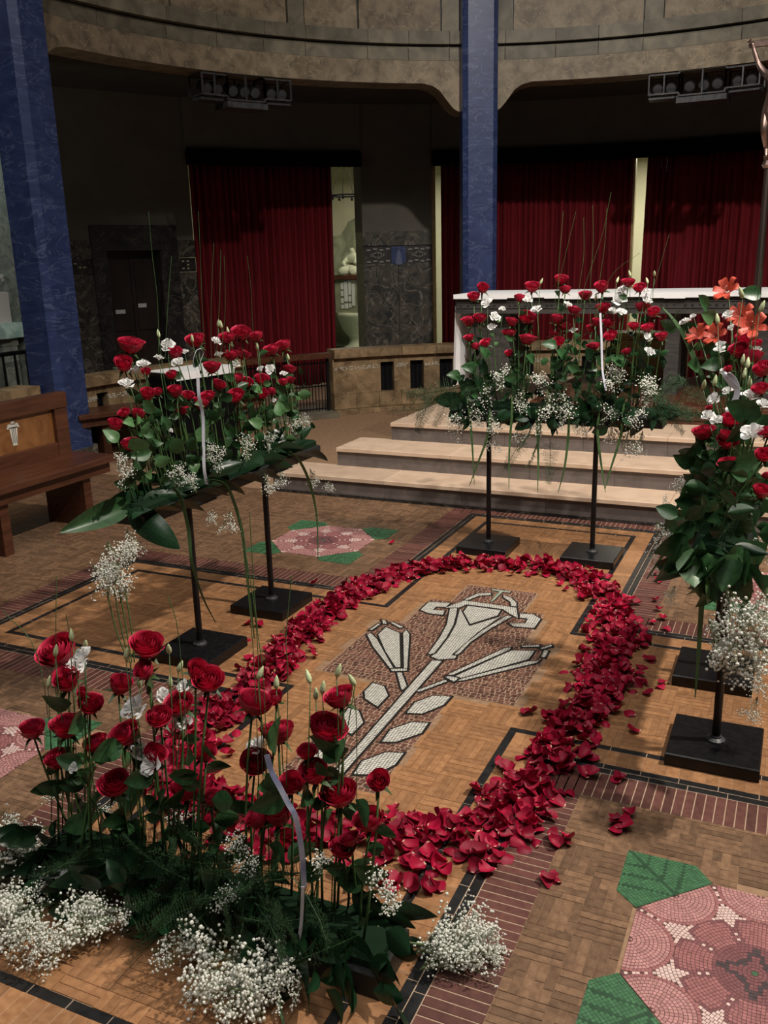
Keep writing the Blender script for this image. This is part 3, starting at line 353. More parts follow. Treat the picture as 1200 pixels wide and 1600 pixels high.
# --- darker parquet outside
O = .338+A
sk = lambda x, y: in_rosette(x, y) or view_size(x, y) == 0
E_ = .338
for x0, x1, y0, y1 in ((O, 3.2, -3, -O), (O, 3.2, O, YP+E_), (-4.9, -O, O, YP+E_-.02), (-4.9, -O, -3, -O), (XP+E_, 3.2, -O, O), (-4.9, XN-E_, -O, O), (-O, O, -3, YN-E_)):
    parquet(x0, x1, y0, y1, 'oak_dark', O, O, .125, 5, sk, True)
PIECES.sort(key=lambda p: -p[0])
cache = {}
def strip_mesh(w, l, m):
    k = (round(w, 3), round(l, 3), m)
    if k not in cache:
        b = MB().box(-w/2, w/2, -l/2, l/2, -.004, 0, bev=.0006); cache[k] = mesh('parquet_strip', b.v, b.f, M_[m])
    return cache[k]
for s, a, b, c, d, m, z in PIECES[:300]:
    w, l = b-a, d-c; rot = 0
    if w > l: w, l = l, w; rot = pi/2
    ob('parquet_strip', strip_mesh(w, l, m), floor, Matrix.Translation(((a+b)/2, (c+d)/2, z)) @ Matrix.Rotation(rot, 4, 'Z'))
for mk in ('oak', 'oak_dark'):
    B = MB()
    for s, a, b, c, d, m, z in PIECES[300:]:
        if m == mk and (s > 0 or mk == 'oak'): 
            vs = [(a, c, z), (b, c, z), (b, d, z), (a, d, z), (a-.0005, c-.0005, -.004), (b+.0005, c-.0005, -.004), (b+.0005, d+.0005, -.004), (a-.0005, d+.0005, -.004)]
            B.add(vs, [(0, 1, 2, 3), (0, 4, 5, 1), (1, 5, 6, 2), (2, 6, 7, 3), (3, 7, 4, 0)])
    ob('parquet_strips', mesh('parquet_strips', B.v, B.f, M_[mk]), floor, kind='stuff')
# --- mosaics
def tessellate(poly, pitch, ang, gap, z, B, jitter=0, rows=None):
    """cut a polygon into little tiles along two directions and raise them"""
    bm = bmesh.new(); vs = [bm.verts.new((x, y, 0)) for x, y in poly]
    try: bm.faces.new(vs)
    except ValueError: bm.free(); return
    bmesh.ops.triangulate(bm, faces=bm.faces); bmesh.ops.dissolve_limit(bm, angle_limit=.01, verts=bm.verts, edges=bm.edges)
    P2 = rows or pitch
    for k, (a, pt) in enumerate(((ang, pitch), (ang+pi/2, P2))):
        nx, ny = cos(a), sin(a); ds = [x*nx+y*ny for x, y in poly]; t = min(ds)+pt*.5
        while t < max(ds):
            q = t+random.uniform(-jitter, jitter)*pt
            bmesh.ops.bisect_plane(bm, geom=bm.verts[:]+bm.edges[:]+bm.faces[:], plane_co=(nx*q, ny*q, 0), plane_no=(nx, ny, 0)); t += pt
    for f in bm.faces:
        c = f.calc_center_median(); p = [v.co for v in f.verts]
        if f.calc_area() < pitch*P2*.06: continue
        s = 1-gap/max(.002, sqrt(f.calc_area())); s = max(.5, s); h = z+random.uniform(-.0003, .0003)
        top = [(c.x+(v.x-c.x)*s, c.y+(v.y-c.y)*s, h) for v in p]
        B.add(top, [tuple(range(len(top)))])
    bm.free()
def outset(poly, d):
    n = len(poly); a = sum(poly[i][0]*poly[(i+1) % n][1]-poly[(i+1) % n][0]*poly[i][1] for i in range(n)); s = 1 if a > 0 else -1
    out = []
    for i in range(n):
        p, q, r = Vector(poly[i-1]), Vector(poly[i]), Vector(poly[(i+1) % n])
        e1, e2 = (q-p), (r-q)
        if e1.length < 1e-6 or e2.length < 1e-6: out.append(tuple(q)); continue
        n1 = Vector((e1.y, -e1.x)).normalized()*s; n2 = Vector((e2.y, -e2.x)).normalized()*s
        m = n1+n2; m = m/max(.45, m.length_squared/2) if m.length > .1 else n1
        out.append(tuple(q+m*d))
    return out
lm = MB()
for a, b, c, d in LILY: lm.box(a, b, c, d, -.0045, .0005)
lily = lm.build('lily_mosaic', M_['bed_grout'], floor)
B = MB()
for a, b, c, d in LILY:
    y = c
    while y < d-.004:
        h = min(random.uniform(.018, .025), d-y); x = a+random.uniform(-.012, 0)
        while x < b-.004:
            w = random.uniform(.017, .030); xa, xb = max(x, a), min(x+w, b)
            if xb-xa > .004:
                g = .0017; j = lambda: random.uniform(-.0015, .0015); z = random.uniform(.0010, .0016)
                B.add([(xa+g+j(), y+g+j(), z), (xb-g+j(), y+g+j(), z), (xb-g+j(), y+h-g+j(), z), (xa+g+j(), y+h-g+j(), z)], [(0, 1, 2, 3)])
            x += w
        y += h
B.build('brown_tesserae', M_['tess_brown'], lily, kind='stuff')
B = MB(); G = MB(); K = MB()
for p in LILYW:
    big = len(p) > 5
    K.prism(outset(p, .0085), -.001, .0022+random.uniform(0, .0002))
    mx = max(q[1] for q in p)-min(q[1] for q in p); wd = max(q[0] for q in p)-min(q[0] for q in p)
    K_ang = pi/2 if mx > wd else 0
    tessellate(p, .0115, random.uniform(-.08, .08) if mx > wd else .35, .0019, .0036, B, rows=.0115)
for p in LILYG:
    K.prism(outset(p, .004), -.001, .0022); tessellate(p, .011, 0, .0015, .0034, G)
K.build('black_outlines', M_['tess_black'], lily)
B.build('white_tesserae', M_['tess_white'], lily, kind='stuff'); G.build('pale_green_tesserae', M_['tess_green_white'], lily, kind='stuff')
# --- rosettes
R8, AP, H8 = .3266, .3018, .125
def rosette(cx, cy, cell):
    oc = [(cx+R8*cos(radians(22.5+45*k)), cy+R8*sin(radians(22.5+45*k))) for k in range(8)]
    lf = [(.366, .366), (.176, .366), (.125, .305), (.305, .125), (.366, .176)]
    base = MB().prism(oc, -.0045, .0006); bed = MB()
    for sx in (-1, 1):
        for sy in (-1, 1): bed.prism([(cx+sx*x, cy+sy*y) for x, y in lf], -.0045, .0006)
    r = base.build('rosette_mosaic', M_['grout_dark'], floor); bed.build('leaf_bed', M_['tess_deep_green'], r)
    parts = {k: MB() for k in ('tess_pale', 'tess_pink', 'tess_rose', 'tess_dark', 'tess_ink', 'tess_green', 'tess_deep_green')}
    def classify(x, y):
        rr = hypot(x, y); th = atan2(y, x); k = round(th/(pi/4)); t = th-k*pi/4
        d = hypot(x-AP*cos(k*pi/4), y-AP*sin(k*pi/4)); px, py = rr*cos(t), abs(rr*sin(t))   # seen along the nearest side's middle
        if rr < .098:
            if abs(x)+abs(y) < .017: return 'tess_green'
            q = min(hypot(x-sx*.072, y-sy*.072) for sx in (-1, 1) for sy in (-1, 1)); q2 = min(abs(x), abs(y))
            if (.056 < q < .068 and rr < .066) or (q2 < .007 and .055 < rr < .085): return 'tess_ink'
            return 'tess_dark'
        if d < .114: return 'tess_rose' if d > .106 else 'tess_pink'
        lim = min(.39*px, .056); far = .198-.42*py
        if py < lim and px < far and rr > .097: return 'tess_dark' if (py > lim-.0085 or px > far-.0085) else 'tess_rose'
        return 'tess_pale'
    def quad(a, b, c, d):
        mx, my = (a[0]+b[0]+c[0]+d[0])/4, (a[1]+b[1]+c[1]+d[1])/4
        if max(abs(mx*cos(k*pi/4)+my*sin(k*pi/4)) for k in range(4)) > AP-.004: return
        s = .86; z = .0016+random.uniform(-.0003, .0003)
        parts[classify(mx, my)].add([(cx+mx+(p[0]-mx)*s, cy+my+(p[1]-my)*s, z) for p in (a, b, c, d)], [(0, 1, 2, 3)])
    # fans
    for k in range(8):
        fx, fy = AP*cos(k*pi/4), AP*sin(k*pi/4)
        nr = max(3, int(.113/cell))
        for i in range(nr):
            r0, r1 = .113*i/nr, .113*(i+1)/nr; n = max(3, round(pi*(r0+r1)/2/cell))
            for j in range(n):
                b0, b1 = k*pi/4+pi/2+pi*j/n, k*pi/4+pi/2+pi*(j+1)/n
                quad(*[(fx+q*cos(b), fy+q*sin(b)) for q, b in ((r0, b0), (r1, b0), (r1, b1), (r0, b1))])
    nr = int(R8/cell)
    for i in range(nr):
        r0, r1 = R8*i/nr, R8*(i+1)/nr; n = max(4, 8*round(2*pi*(r0+r1)/2/cell/8))
        for j in range(n):
            b0, b1 = 2*pi*j/n, 2*pi*(j+1)/n; mx, my = (r0+r1)/2*cos((b0+b1)/2), (r0+r1)/2*sin((b0+b1)/2)
            if any(hypot(mx-AP*cos(k*pi/4), my-AP*sin(k*pi/4)) < .113 for k in range(8)): continue
            quad(*[(q*cos(b), q*sin(b)) for q, b in ((r0, b0), (r1, b0), (r1, b1), (r0, b1))])
    for sx in (-1, 1):
        for sy in (-1, 1):
            Q = MB(); tessellate([(x, y) for x, y in lf], cell, pi/4, .0012, .0016, Q)
            for f in Q.f:
                p = [Q.v[i] for i in f]; mx, my = sum(q[0] for q in p)/len(p), sum(q[1] for q in p)/len(p)
                u, v = (mx+my)/sqrt(2), (mx-my)/sqrt(2)
                vein = abs(v) < .006 or any(abs(abs(v)-1.1*(u-u0)) < .007 for u0 in (.30, .365, .43))
                parts['tess_deep_green' if vein else 'tess_green'].add([(cx+sx*q[0], cy+sy*q[1], q[2]) for q in (p if sx*sy > 0 else p[::-1])], [tuple(range(len(p)))])
    names = dict(tess_pale='pale_tesserae', tess_pink='pink_tesserae', tess_rose='rose_tesserae', tess_dark='dark_rose_tesserae', tess_ink='ink_tesserae', tess_green='green_tesserae', tess_deep_green='deep_green_tesserae')
    for k, b in parts.items():
        if b.f: b.build(names[k], M_[k], r, kind='stuff')
for (sx, sy, cx, cy), cell in zip(RS, (.016, .0098, .0125, .016)): rosette(cx, cy, cell)
# ------------------------------------------------------------------ altar steps
steps = empty('altar_steps', (0, 3, 0), 'three broad marble steps with pale treads and grey risers below the altar', 'steps', kind='structure')
XR = 2.6
for i, (xl, y, z) in enumerate(((-2.3, 2.36, .158), (-1.91, 2.70, .303), (-1.62, 3.10, .446))):
    zb = (0, .158, .303)[i]; yb = (2.70, 3.10, 6.2)[i]; cuts = [xl, xl+.95, xl+1.55, xl+2.15, xl+2.95, xl+3.75, XR]
    for a, b in zip(cuts, cuts[1:]):
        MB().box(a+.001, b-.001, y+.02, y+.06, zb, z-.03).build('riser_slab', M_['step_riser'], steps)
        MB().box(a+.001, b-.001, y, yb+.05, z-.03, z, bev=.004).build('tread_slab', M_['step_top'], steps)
    if i == 0: MB().box(xl, XR, y+.012, y+.03, 0, .022).build('foot_strip', M_['black_marble'], steps)
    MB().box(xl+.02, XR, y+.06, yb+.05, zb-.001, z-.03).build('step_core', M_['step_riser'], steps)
# ------------------------------------------------------------------ ring beam above the columns
COLA = (180.0, 117.3)                            # directions of the two columns in view
def corbel(a):
    s = min(abs(a-c) for c in (180, 117.3, 62.6, 242))*pi/180*R0-.2
    for (s0, h0), (s1, h1) in zip(((0, 0), (.06, .035), (.12, .10), (.21, .215), (.29, .265), (.40, .29)), ((.06, .035), (.12, .10), (.21, .215), (.29, .265), (.40, .29), (9, .29))):
        if s <= s1: return 3.25+(h0 if s < 0 else h0+(h1-h0)*min(1, (s-s0)/(s1-s0)))
    return 3.54
ring = empty('ring_beam', (0, YC+R0, 3.3), 'curved marble ring beam with corbels resting on the blue columns', 'beam', kind='structure')
RA0, RA1 = 58, 200
cuts = [58, 72, 84, 96, 106, 117.3, 128.6, 140.4, 152.3, 166, 180, 200]
for a, b in zip(cuts, cuts[1:]):                 # lower band with the corbel curves
    n = int((b-a)/.45); vs = []; fs = []
    for i in range(n+1):
        q = a+(b-a)*i/n; zb = corbel(q)
        for r, z in ((R0, zb), (R0+.34, zb), (R0+.34, 3.765), (R0, 3.765)): vs.append(pol(q, r, z))
    for i in range(n):
        for k in range(4): fs.append((i*4+k, i*4+(k+1) % 4, i*4+4+(k+1) % 4, i*4+4+k))
    mb = MB(); mb.add(vs, fs); mb.build('lower_band', M_['ring_marble'], ring)
cuts = [58, 66, 75, 84, 95.9, 101.5, 107, 113.6, 121, 126.5, 132, 140.4, 146, 152.3, 159, 168, 178, 200]
for i, (a, b) in enumerate(zip(cuts, cuts[1:])): MB().arc(a+.04, b-.04, R0+.015, R0+.34, 3.77, 3.885, 8).build('middle_band', M_['ring_grey'], ring)
for a, b in zip(cuts, cuts[1:]): MB().arc(a+.02, b-.02, R0+.03, R0+.34, 3.887, 3.905, 8).build('fillet', M_['ring_grey'], ring)
for a, b in zip(cuts, cuts[1:]): MB().arc(a+.03, b-.03, R0-.02, R0+.34, 3.925, 4.05, 8).build('ledge', M_['ring_grey'], ring)
MB().arc(58, 200, R0+.06, R0+.34, 3.7, 4.95, 90).build('core', M_['black_marble'], ring)
for a, b, k in ((58, 75, 0), (75.3, 93.4, 0), (93.5, 95.8, 1), (96, 112.5, 0), (112.7, 115.0, 1), (115.3, 119.5, 2), (119.7, 122.0, 1), (122.2, 133, 0), (133.3, 140.3, 0), (140.5, 142.6, 1), (142.8, 158, 0), (158.3, 170, 0), (170.3, 176, 1), (176.3, 200, 0)):
    MB().arc(a, b, R0+(.02, 0, .05)[k], R0+.3, 4.055, 4.95, 10).build('panel' if k != 1 else 'pilaster_strip', M_['ring_marble' if k != 1 else 'ring_grey'], ring)
# ------------------------------------------------------------------ blue columns
for a, lab in zip(COLA, ('blue marble column behind the wooden bench', 'blue marble column rising behind the altar')):
    c = pol(a, R0-.08); u = Vector((cos(radians(a)), sin(radians(a)), 0)); v = Vector((-u.y, u.x, 0)); h = .19; ch = .055
    pl = [(-h, -h+ch), (-h+ch, -h), (h-ch, -h), (h, -h+ch), (h, h-ch), (h-ch, h), (-h+ch, h), (-h, h-ch)]
    root = empty('column', c, lab, 'column', kind='structure')
    MB().prism([tuple((c+u*x+v*y).xy) for x, y in pl], .16, 5.6).build('shaft', M_['blue_marble'], root)
    MB().prism([tuple((c+u*x*1.18+v*y*1.18).xy) for x, y in pl], 0, .16).build('base', M_['dark_marble'], root)
# ------------------------------------------------------------------ ambulatory: ceiling and outer walls
RW_ = 7.2
MB().arc(55, 205, R0+.3, RW_+.5, 3.72, 3.86, 60).build('ceiling', M_['ceiling_paint'], kind='structure')
def slab(name, p, q, z0, z1, th, m, parent, s0=0, s1=1, off=0, bev=.004):
    p, q = Vector(p).to_2d(), Vector(q).to_2d(); d = q-p; L = d.length; e = d/L; M = Matrix.Translation((p.x, p.y, 0)) @ Matrix.Rotation(atan2(e.y, e.x), 4, 'Z')
    return MB().box(L*s0, L*s1, off, off+th, z0, z1, M, bev).build(name, M_[m], parent)
wl = empty('wall_left', pol(155, RW_), kind='structure')
P, Q = Vector((-7.35, 4.07)), Vector((-5.96, 6.65))    # left end, right end of the door wall (interior to the right of travel)
LW_ = (Q-P).length
def sx(x, y): return ((Vector((x, y))-P).dot(Q-P))/LW_**2
dl, dr, fl, fr = sx(-6.545, 5.613), sx(-6.226, 6.23), sx(-6.62, 5.45), sx(-6.10, 6.44)
slab('plaster', P, Q, 2.02, 3.75, .25, 'plaster', wl, off=.02)
slab('dado_slab', P, Q, 0, 1.62, .3, 'dark_marble', wl, 0, fl*.5); slab('dado_slab', P, Q, 0, 1.62, .3, 'dark_marble', wl, fl*.5, fl); slab('dado_slab', P, Q, 0, 1.62, .3, 'dark_marble', wl, fr, 1)
for a, b in ((0, fl), (fr, 1)):
    slab('dado_frieze', P, Q, 1.625, 1.80, .29, 'black_marble', wl, a, b, .01); slab('dado_cap', P, Q, 1.805, 2.02, .3, 'dark_marble', wl, a, b)
mos = MB()
for a, b in ((0.02, fl-.02), (fr+.02, .98)):
    n = int((b-a)*LW_/.055)
    for k in range(n):
        t = a+(b-a)*k/n
        for z in (1.66, 1.705, 1.75):
            if random.random() < .6:
                o = P+(Q-P)*t; e = (Q-P)/LW_; M = Matrix.Translation((o.x, o.y, 0)) @ Matrix.Rotation(atan2(e.y, e.x), 4, 'Z'); mos.box(0, .03, .004, .02, z, z+.018, M)
mos.build('mosaic_chips', M_['stone_pale'], wl, kind='stuff')
slab('plaster_low', P, Q, 2.02, 2.21, .2, 'plaster', wl, 0, fl, .05); slab('plaster_low', P, Q, 2.02, 2.21, .2, 'plaster', wl, fr, 1, .05)
d1 = empty('door_1', (*(P+(Q-P)*(dl+dr)/2), 0), kind='structure')
slab('door_frame', P, Q, 0, 1.9, .32, 'black_marble', d1, fl, dl, -.03); slab('door_frame', P, Q, 0, 1.9, .32, 'black_marble', d1, dr, fr, -.03); slab('door_lintel', P, Q, 1.9, 2.2, .32, 'black_marble', d1, fl, fr, -.03)
dm = (dl+dr)/2
for a, b in ((dl, dm), (dm, dr)):
    lf = slab('door_leaf', P, Q, 0, 1.9, .05, 'wood_dark', d1, a+.002, b-.002, .16)
    for z0, z1 in ((.15, .8), (.92, 1.75)): slab('door_panel', P, Q, z0, z1, .03, 'wood_dark', lf, a+.018, b-.018, .145)
slab('notice', P, Q, 1.135, 1.185, .004, 'white_paint', d1, dl+.035, dl+.078, .14); slab('notice', P, Q, 1.2, 1.25, .004, 'white_paint', d1, dm+.02, dm+.058, .14)
# back wall: pilaster between the curtains, beams above them
wb = empty('wall_back', pol(120, RW_), kind='structure')
MB().arc(119.45, 127.25, RW_-.02, RW_+.5, 2.09, 3.75, 8).build('plaster', M_['plaster'], wb)
for a, b in ((119.45, 123.3), (123.35, 127.25)): MB().arc(a, b, RW_-.05, RW_+.5, 0, 1.66, 5).build('dado_slab', M_['dark_marble'], wb)
MB().arc(119.45, 127.25, RW_-.03, RW_+.5, 1.66, 1.90, 5).build('dado_frieze', M_['black_marble'], wb)
MB().arc(119.45, 127.25, RW_-.05, RW_+.5, 1.90, 2.09, 5).build('dado_cap', M_['dark_marble'], wb)
mz = MB()
for a0, a1 in ((119.6, 122.3), (124.2, 127.1)):
    for k in range(4):
        a = a0+(a1-a0)*k/4; dz = .012*(k % 2)
        for z in (1.845, 1.685): mz.arc(a+.06, a+.5, RW_-.045, RW_, z-dz, z+.022-dz, 1)
    for k in range(26): 
        t = 2*pi*k/26; a = (a0+a1)/2+.75*cos(t)*(.6+.4*(k % 2)); z = 1.775+.04*sin(t)*(.6+.4*((k+1) % 2)); mz.arc(a-.05, a+.05, RW_-.045, RW_, z-.007, z+.007, 1)
mz.build('mosaic_chips', M_['chips'], wb, kind='stuff')
mz = MB(); mz.arc(122.45, 124.1, RW_-.055, RW_, 1.66, 1.885, 2); mz.build('blue_mosaic_field', M_['blue_marble'], wb)
mz = MB(); a = radians(123.25); u = Vector((-sin(a), cos(a), 0)); c = pol(123.25, RW_-.058)
for s, col in ((1, 'ribbon_blue'),):
    mz.add([tuple(c+u*x+Vector((0, 0, z))+Vector((cos(a), sin(a), 0))*dd) for dd in (-.006, .01) for x, z in ((-.05, 1.64), (.05, 1.64), (.025, 1.80), (0, 1.86), (-.025, 1.80))], [(0, 1, 2, 3, 4), (9, 8, 7, 6, 5)]+[(i, (i+1) % 5, 5+(i+1) % 5, 5+i) for i in range(5)])
mz.build('mantle_figure_mosaic', M_['mantle_blue'], wb)
for a, b in ((127.3, 146.2), (60, 119.4)):
    MB().arc(a, b, RW_-.05, RW_+.5, 3.10, 3.75, 14).build('upper_wall', M_['plaster'], wb)
    MB().arc(a, b, RW_-.14, RW_-.04, 2.93, 3.12, 14).build('valance', M_['velvet_black'], wb)
for a, b, nm in ((118.95, 119.42, 'jamb'), (97.35, 97.6, 'jamb')): MB().arc(a, b, RW_+.02, RW_+.4, 0, 3.1, 1).build(nm, M_['gold'], wb)
# curtains
def curtain(a0, a1, lab, n, shape=lambda t, z: 0):
    vs = []; fs = []; m = n*12; zs = [.03, .5, 1.0, 1.6, 2.2, 2.7, 3.0]
    ph = [random.uniform(-.5, .5) for _ in range(n+1)]
    for z in zs:
        for i in range(m+1):
            t = i/m; k = t*n+.35*sin(t*n*.83)+.25*sin(t*n*.31+1); amp = .020+.016*(1-z/3)+.014*sin(k*.7)*(1-z/4)
            r = RW_+.03+amp*sin(2*pi*k+ph[int(min(k, n))]*.6)+.008*sin(5.1*k)
            a = a0+(a1-a0)*t+shape(t, z)
            vs.append(pol(a, r, z+(.02*sin(k*.9) if z < .1 else 0)))
    for j in range(len(zs)-1):
        for i in range(m): b = j*(m+1)+i; fs.append((b, b+1, b+m+2, b+m+1))
    root = empty('curtain', pol((a0+a1)/2, RW_), lab, 'curtain', 'red velvet curtains')
    o = ob('drape', mesh('drape', vs, fs, M_['velvet'], True), root)
    s = o.modifiers.new('thickness', 'SOLIDIFY'); s.thickness = .008
    rail = MB(); rail.tube([pol(a0+(a1-a0)*k/12, RW_+.03, 3.02) for k in range(13)], .014); rail.build('rail', M_['black_metal'], root)
curtain(130.35, 145.75, 'red velvet curtain hanging between the dark door wall and the lit opening', 22, lambda t, z: (1-t)*.25*(1-z/3))
curtain(97.45, 118.35, 'red velvet curtain hanging behind the central blue column', 30)
curtain(66, 96.15, 'red velvet curtain hanging right of the bright slit, behind the crucifix', 40, lambda t, z: t*.25*(1-z/3)-.0)
# ------------------------------------------------------------------ lit room seen through the gap
room = empty('wall_far_room', (-6, 12, 0), kind='structure')
MB().box(-9.5, 2.5, 13.0, 13.2, 0, 3.6).build('end_wall', M_['room_wall'], room); MB().box(-9.6, -9.4, 8.5, 13.2, 0, 3.6).build('side_wall', M_['room_wall'], room)
MB().box(-9.6, 2.6, 9.4, 13.2, -.1, -.002).build('room_floor', M_['room_floor'], room); MB().box(-9.6, 2.6, 9.9, 13.2, 3.6, 3.75).build('room_ceiling', M_['room_wall'], room)
# ------------------------------------------------------------------ balustrade and gate
def balustrade(a0, a1, opens, lab):
    b = empty('balustrade', pol((a0+a1)/2, R0), lab, 'balustrade', kind='structure')
    hi, lo = max(a0, a1), min(a0, a1)
    n = max(2, round((hi-lo)/3.4)); ed = [lo+(hi-lo)*i/n for i in range(n+1)]
    for p, q in zip(ed, ed[1:]):
        MB().arc(p+.03, q-.03, R0-.09, R0+.17, 0, .055, 4).build('kerb_block', M_['bal_marble'], b)
        MB().arc(p+.03, q-.03, R0-.03, R0+.12, .06, .23, 4).build('plinth_block', M_['bal_marble'], b)
    n = max(2, round((hi-lo)/5)); ed = [lo+(hi-lo)*i/n for i in range(n+1)]
    for p, q in zip(ed, ed[1:]): MB().arc(p+.03, q-.03, R0-.08, R0+.17, .645, .74, 5).build('cap_block', M_['bal_marble'], b)
    xs = sorted(opens); e = [lo]
    for p, q in xs: e += [p, q]
    e.append(hi)
    for i in range(0, len(e), 2):
        if e[i+1]-e[i] > .2: MB().arc(e[i], e[i+1], R0-.02, R0+.11, .232, .643, 4).build('pier_block', M_['bal_marble'], b)
    for p, q in xs:
        MB().arc(p-.02, q+.02, R0-.018, R0+.108, .57, .643, 2).build('lintel_block', M_['bal_marble'], b)
        g = MB()
        for k in range(3): g.tube([pol(p+(q-p)*(k+.5)/3, R0+.05, .235), pol(p+(q-p)*(k+.5)/3, R0+.05, .57)], .010)
        g.arc(p, q, R0+.06, R0+.075, .235, .57, 2); g.build('dark_grille', M_['black_metal'], b)
    ch = MB(); a = lo+.15
    while a < hi-.1:
        if not any(p < a < q for p, q in xs):
            for z in (.505, .52, .535):
                if random.random() < .62: ch.arc(a-.05, a+.05, R0-.026, R0-.01, z, z+.011, 1)
        a += .22
    ch.build('mosaic_chips', M_['tess_white'], b, kind='stuff')
balustrade(88, 138.6, [(91.5, 93.5), (95.9, 97.9), (100.3, 102.3), (104.7, 106.7), (109.1, 111.1), (113.5, 115.5), (120.8, 122.75), (125.1, 127.1), (129.5, 131.5)], 'pierced marble balustrade curving behind the altar')
balustrade(152, 177.3, [(156, 158), (160.5, 162.5), (165, 167), (172.2, 173.9)], 'pierced marble balustrade right of the left blue column')
balustrade(182.7, 200, [], 'marble balustrade behind the wooden bench')
gate = empty('gate', pol(144, R0), 'low iron gate with a wooden rail between the two balustrades', 'gate')
MB().arc(139.0, 151.6, R0-.05, R0+.10, .655, .71, 8).build('wooden_rail', M_['wood_bench'], gate)
for a in (139.2, 145.3, 151.4): MB().tube([pol(a, R0+.03, 0), pol(a, R0+.03, .66)], .022).build('post', M_['black_metal'], gate)
for z in (.08, .34, .60): MB().tube([pol(139+12.6*k/10, R0+.03, z) for k in range(11)], .009).build('bar', M_['black_metal'], gate)
for k in range(1, 26): MB().tube([pol(139.2+12.2*k/26, R0+.03, .05), pol(139.2+12.2*k/26, R0+.03, .64)], .006, 5).build('baluster', M_['black_metal'], gate)
MB().arc(138.7, 152, R0-.20, R0+.5, 0, .05, 6).build('trim_20', M_['ring_grey'], kind='structure')
# ------------------------------------------------------------------ lamp trusses under the ring
def truss(a0, a1, lab):
    t = empty('lamp_truss', pol((a0+a1)/2, R0+.2, 3.4), lab, 'lamp')
    am = (a0+a1)/2; w = (a1-a0)
    fr = MB()
    for p, q, zt, zb in ((a0, a0+w*.3, 3.52, 3.33), (a0+w*.3, a0+w*.72, 3.54, 3.30), (a0+w*.72, a1, 3.52, 3.33)):
        for r in (R0+.02, R0+.28):
            for z in (zt, zb): fr.tube([pol(p, r, z), pol((p+q)/2, r, z), pol(q, r, z)], .011, 4)
            for a in (p, (p+q)/2, q): fr.tube([pol(a, r, zt), pol(a, r, zb)], .011, 4)
        for a in (p, q):
            for z in (zt, zb): fr.tube([pol(a, R0+.02, z), pol(a, R0+.28, z)], .009, 4)
    fr.build('frame', M_['grey_metal'], t)
    tr = MB(); tr.arc(a0+w*.28, a0+w*.74, R0, R0+.27, 3.225, 3.28, 6); tr.build('tray', M_['grey_metal'], t)
    for p, q in ((a0, a0+w*.27), (a0+w*.76, a1)): MB().arc(p, q, R0+.05, R0+.25, 3.285, 3.31, 4).build('side_tray', M_['grey_metal'], t)
    for f in (.08, .2, .38, .5, .63, .8, .92):
        a = a0+w*f; c = pol(a, R0+.15, 3.42); d = (Vector((0, YC, 1.2))-c).normalized()
        lp = MB(); lp.tube([c-d*.07, c-d*.05, c+d*.05, c+d*.08], [.03, .05, .055, .06], 10); l = lp.build('spotlight', M_['black_metal'], t)
        MB().tube([c+d*.081, c+d*.083], .05, 10).build('lens', M_['lens_glass'], l)
truss(142.6, 154.6, 'dark lamp truss under the ring above the left red curtain')
truss(81.5, 94.9, 'dark lamp truss under the ring behind the crucifix')
# ------------------------------------------------------------------ altar
al = empty('altar', (-.0, 4.5, .446), 'long grey wooden altar table on the marble platform', 'altar')
AX = 1.42; AY0, AY1 = 4.1, 4.95
MB().box(-AX, AX, AY0, AY1, 1.24, 1.395, bev=.006).build('table_slab', M_['altar_grey'], al)
for z in (1.30, 1.35): 
    g = MB(); 
    for k in range(46): x = -AX+.04+k*(2*AX-.08)/45+random.uniform(-.015, .015); g.box(x, x+.018, AY0-.004, AY0, z+random.uniform(-.008, .008), z+.012)
    g.build('carved_notches', M_['black_marble'], al)
for z0, z1 in ((1.285, 1.292), (1.335, 1.342)): MB().box(-AX-.003, AX+.003, AY0-.008, AY1, z0, z1).build('moulding', M_['altar_grey'], al)
for x0, x1 in ((-1.33, -.97), (.325, .435), (.97, 1.33)): MB().box(x0, x1, AY0+.12, AY0+.3, .586, 1.24, bev=.005).build('leg', M_['altar_grey'], al)
for x in (-1.06, .38, 1.06): MB().box(x-.055, x+.055, AY1-.3, AY1-.12, .586, 1.24, bev=.005).build('leg', M_['altar_grey'], al)
ac = MB(); ac.box(-AX-.012, AX+.012, AY0-.03, AY1+.03, 1.3955, 1.403)
for k in range(18):                              # front edge of the cloth hangs a little, unevenly
    x0 = -AX-.012+k*(2*AX+.024)/18; x1 = x0+(2*AX+.024)/18; ac.box(x0, x1, AY0-.036, AY0-.03, 1.366-.008*sin(k*1.3), 1.403)
n = 14; vs = []; fs = []
for i in range(n+1):
    for j in range(5): y = AY0+.02+(AY1-AY0-.04)*i/n; z = 1.403-.80*j/4; vs.append((-AX-.014-.018*(j/4)*(1+sin(i*1.9))-.01*j/4, y+.05*(j/4)*sin(i), z))
for i in range(n):
    for j in range(4): fs.append((i*5+j, i*5+j+1, i*5+6+j, i*5+5+j))
ac.add(vs, fs)
c = ac.build('altar_cloth', M_['linen']); tag(c, 'white linen cloth over the altar top, hanging down its left end', 'tablecloth')
pr = empty('predella', (.1, 4.2, .446), 'low reddish wooden platform under the altar', 'platform')
for k in range(6): MB().box(-.62+k*.4, -.62+(k+1)*.4-.003, 3.62, 5.4, .55, .585, bev=.004).build('plank', M_['wood_bench'], pr)
MB().box(-.60, 1.75, 3.65, 5.4, .446, .55).build('plinth', M_['wood_bench'], pr); MB().box(-.61, 1.77, 3.635, 3.66, .485, .50).build('moulding', M_['wood_bench'], pr)
gp = empty('tabernacle_panel', (0, 5.2, .58), 'golden cabinet standing under the altar table', 'cabinet')
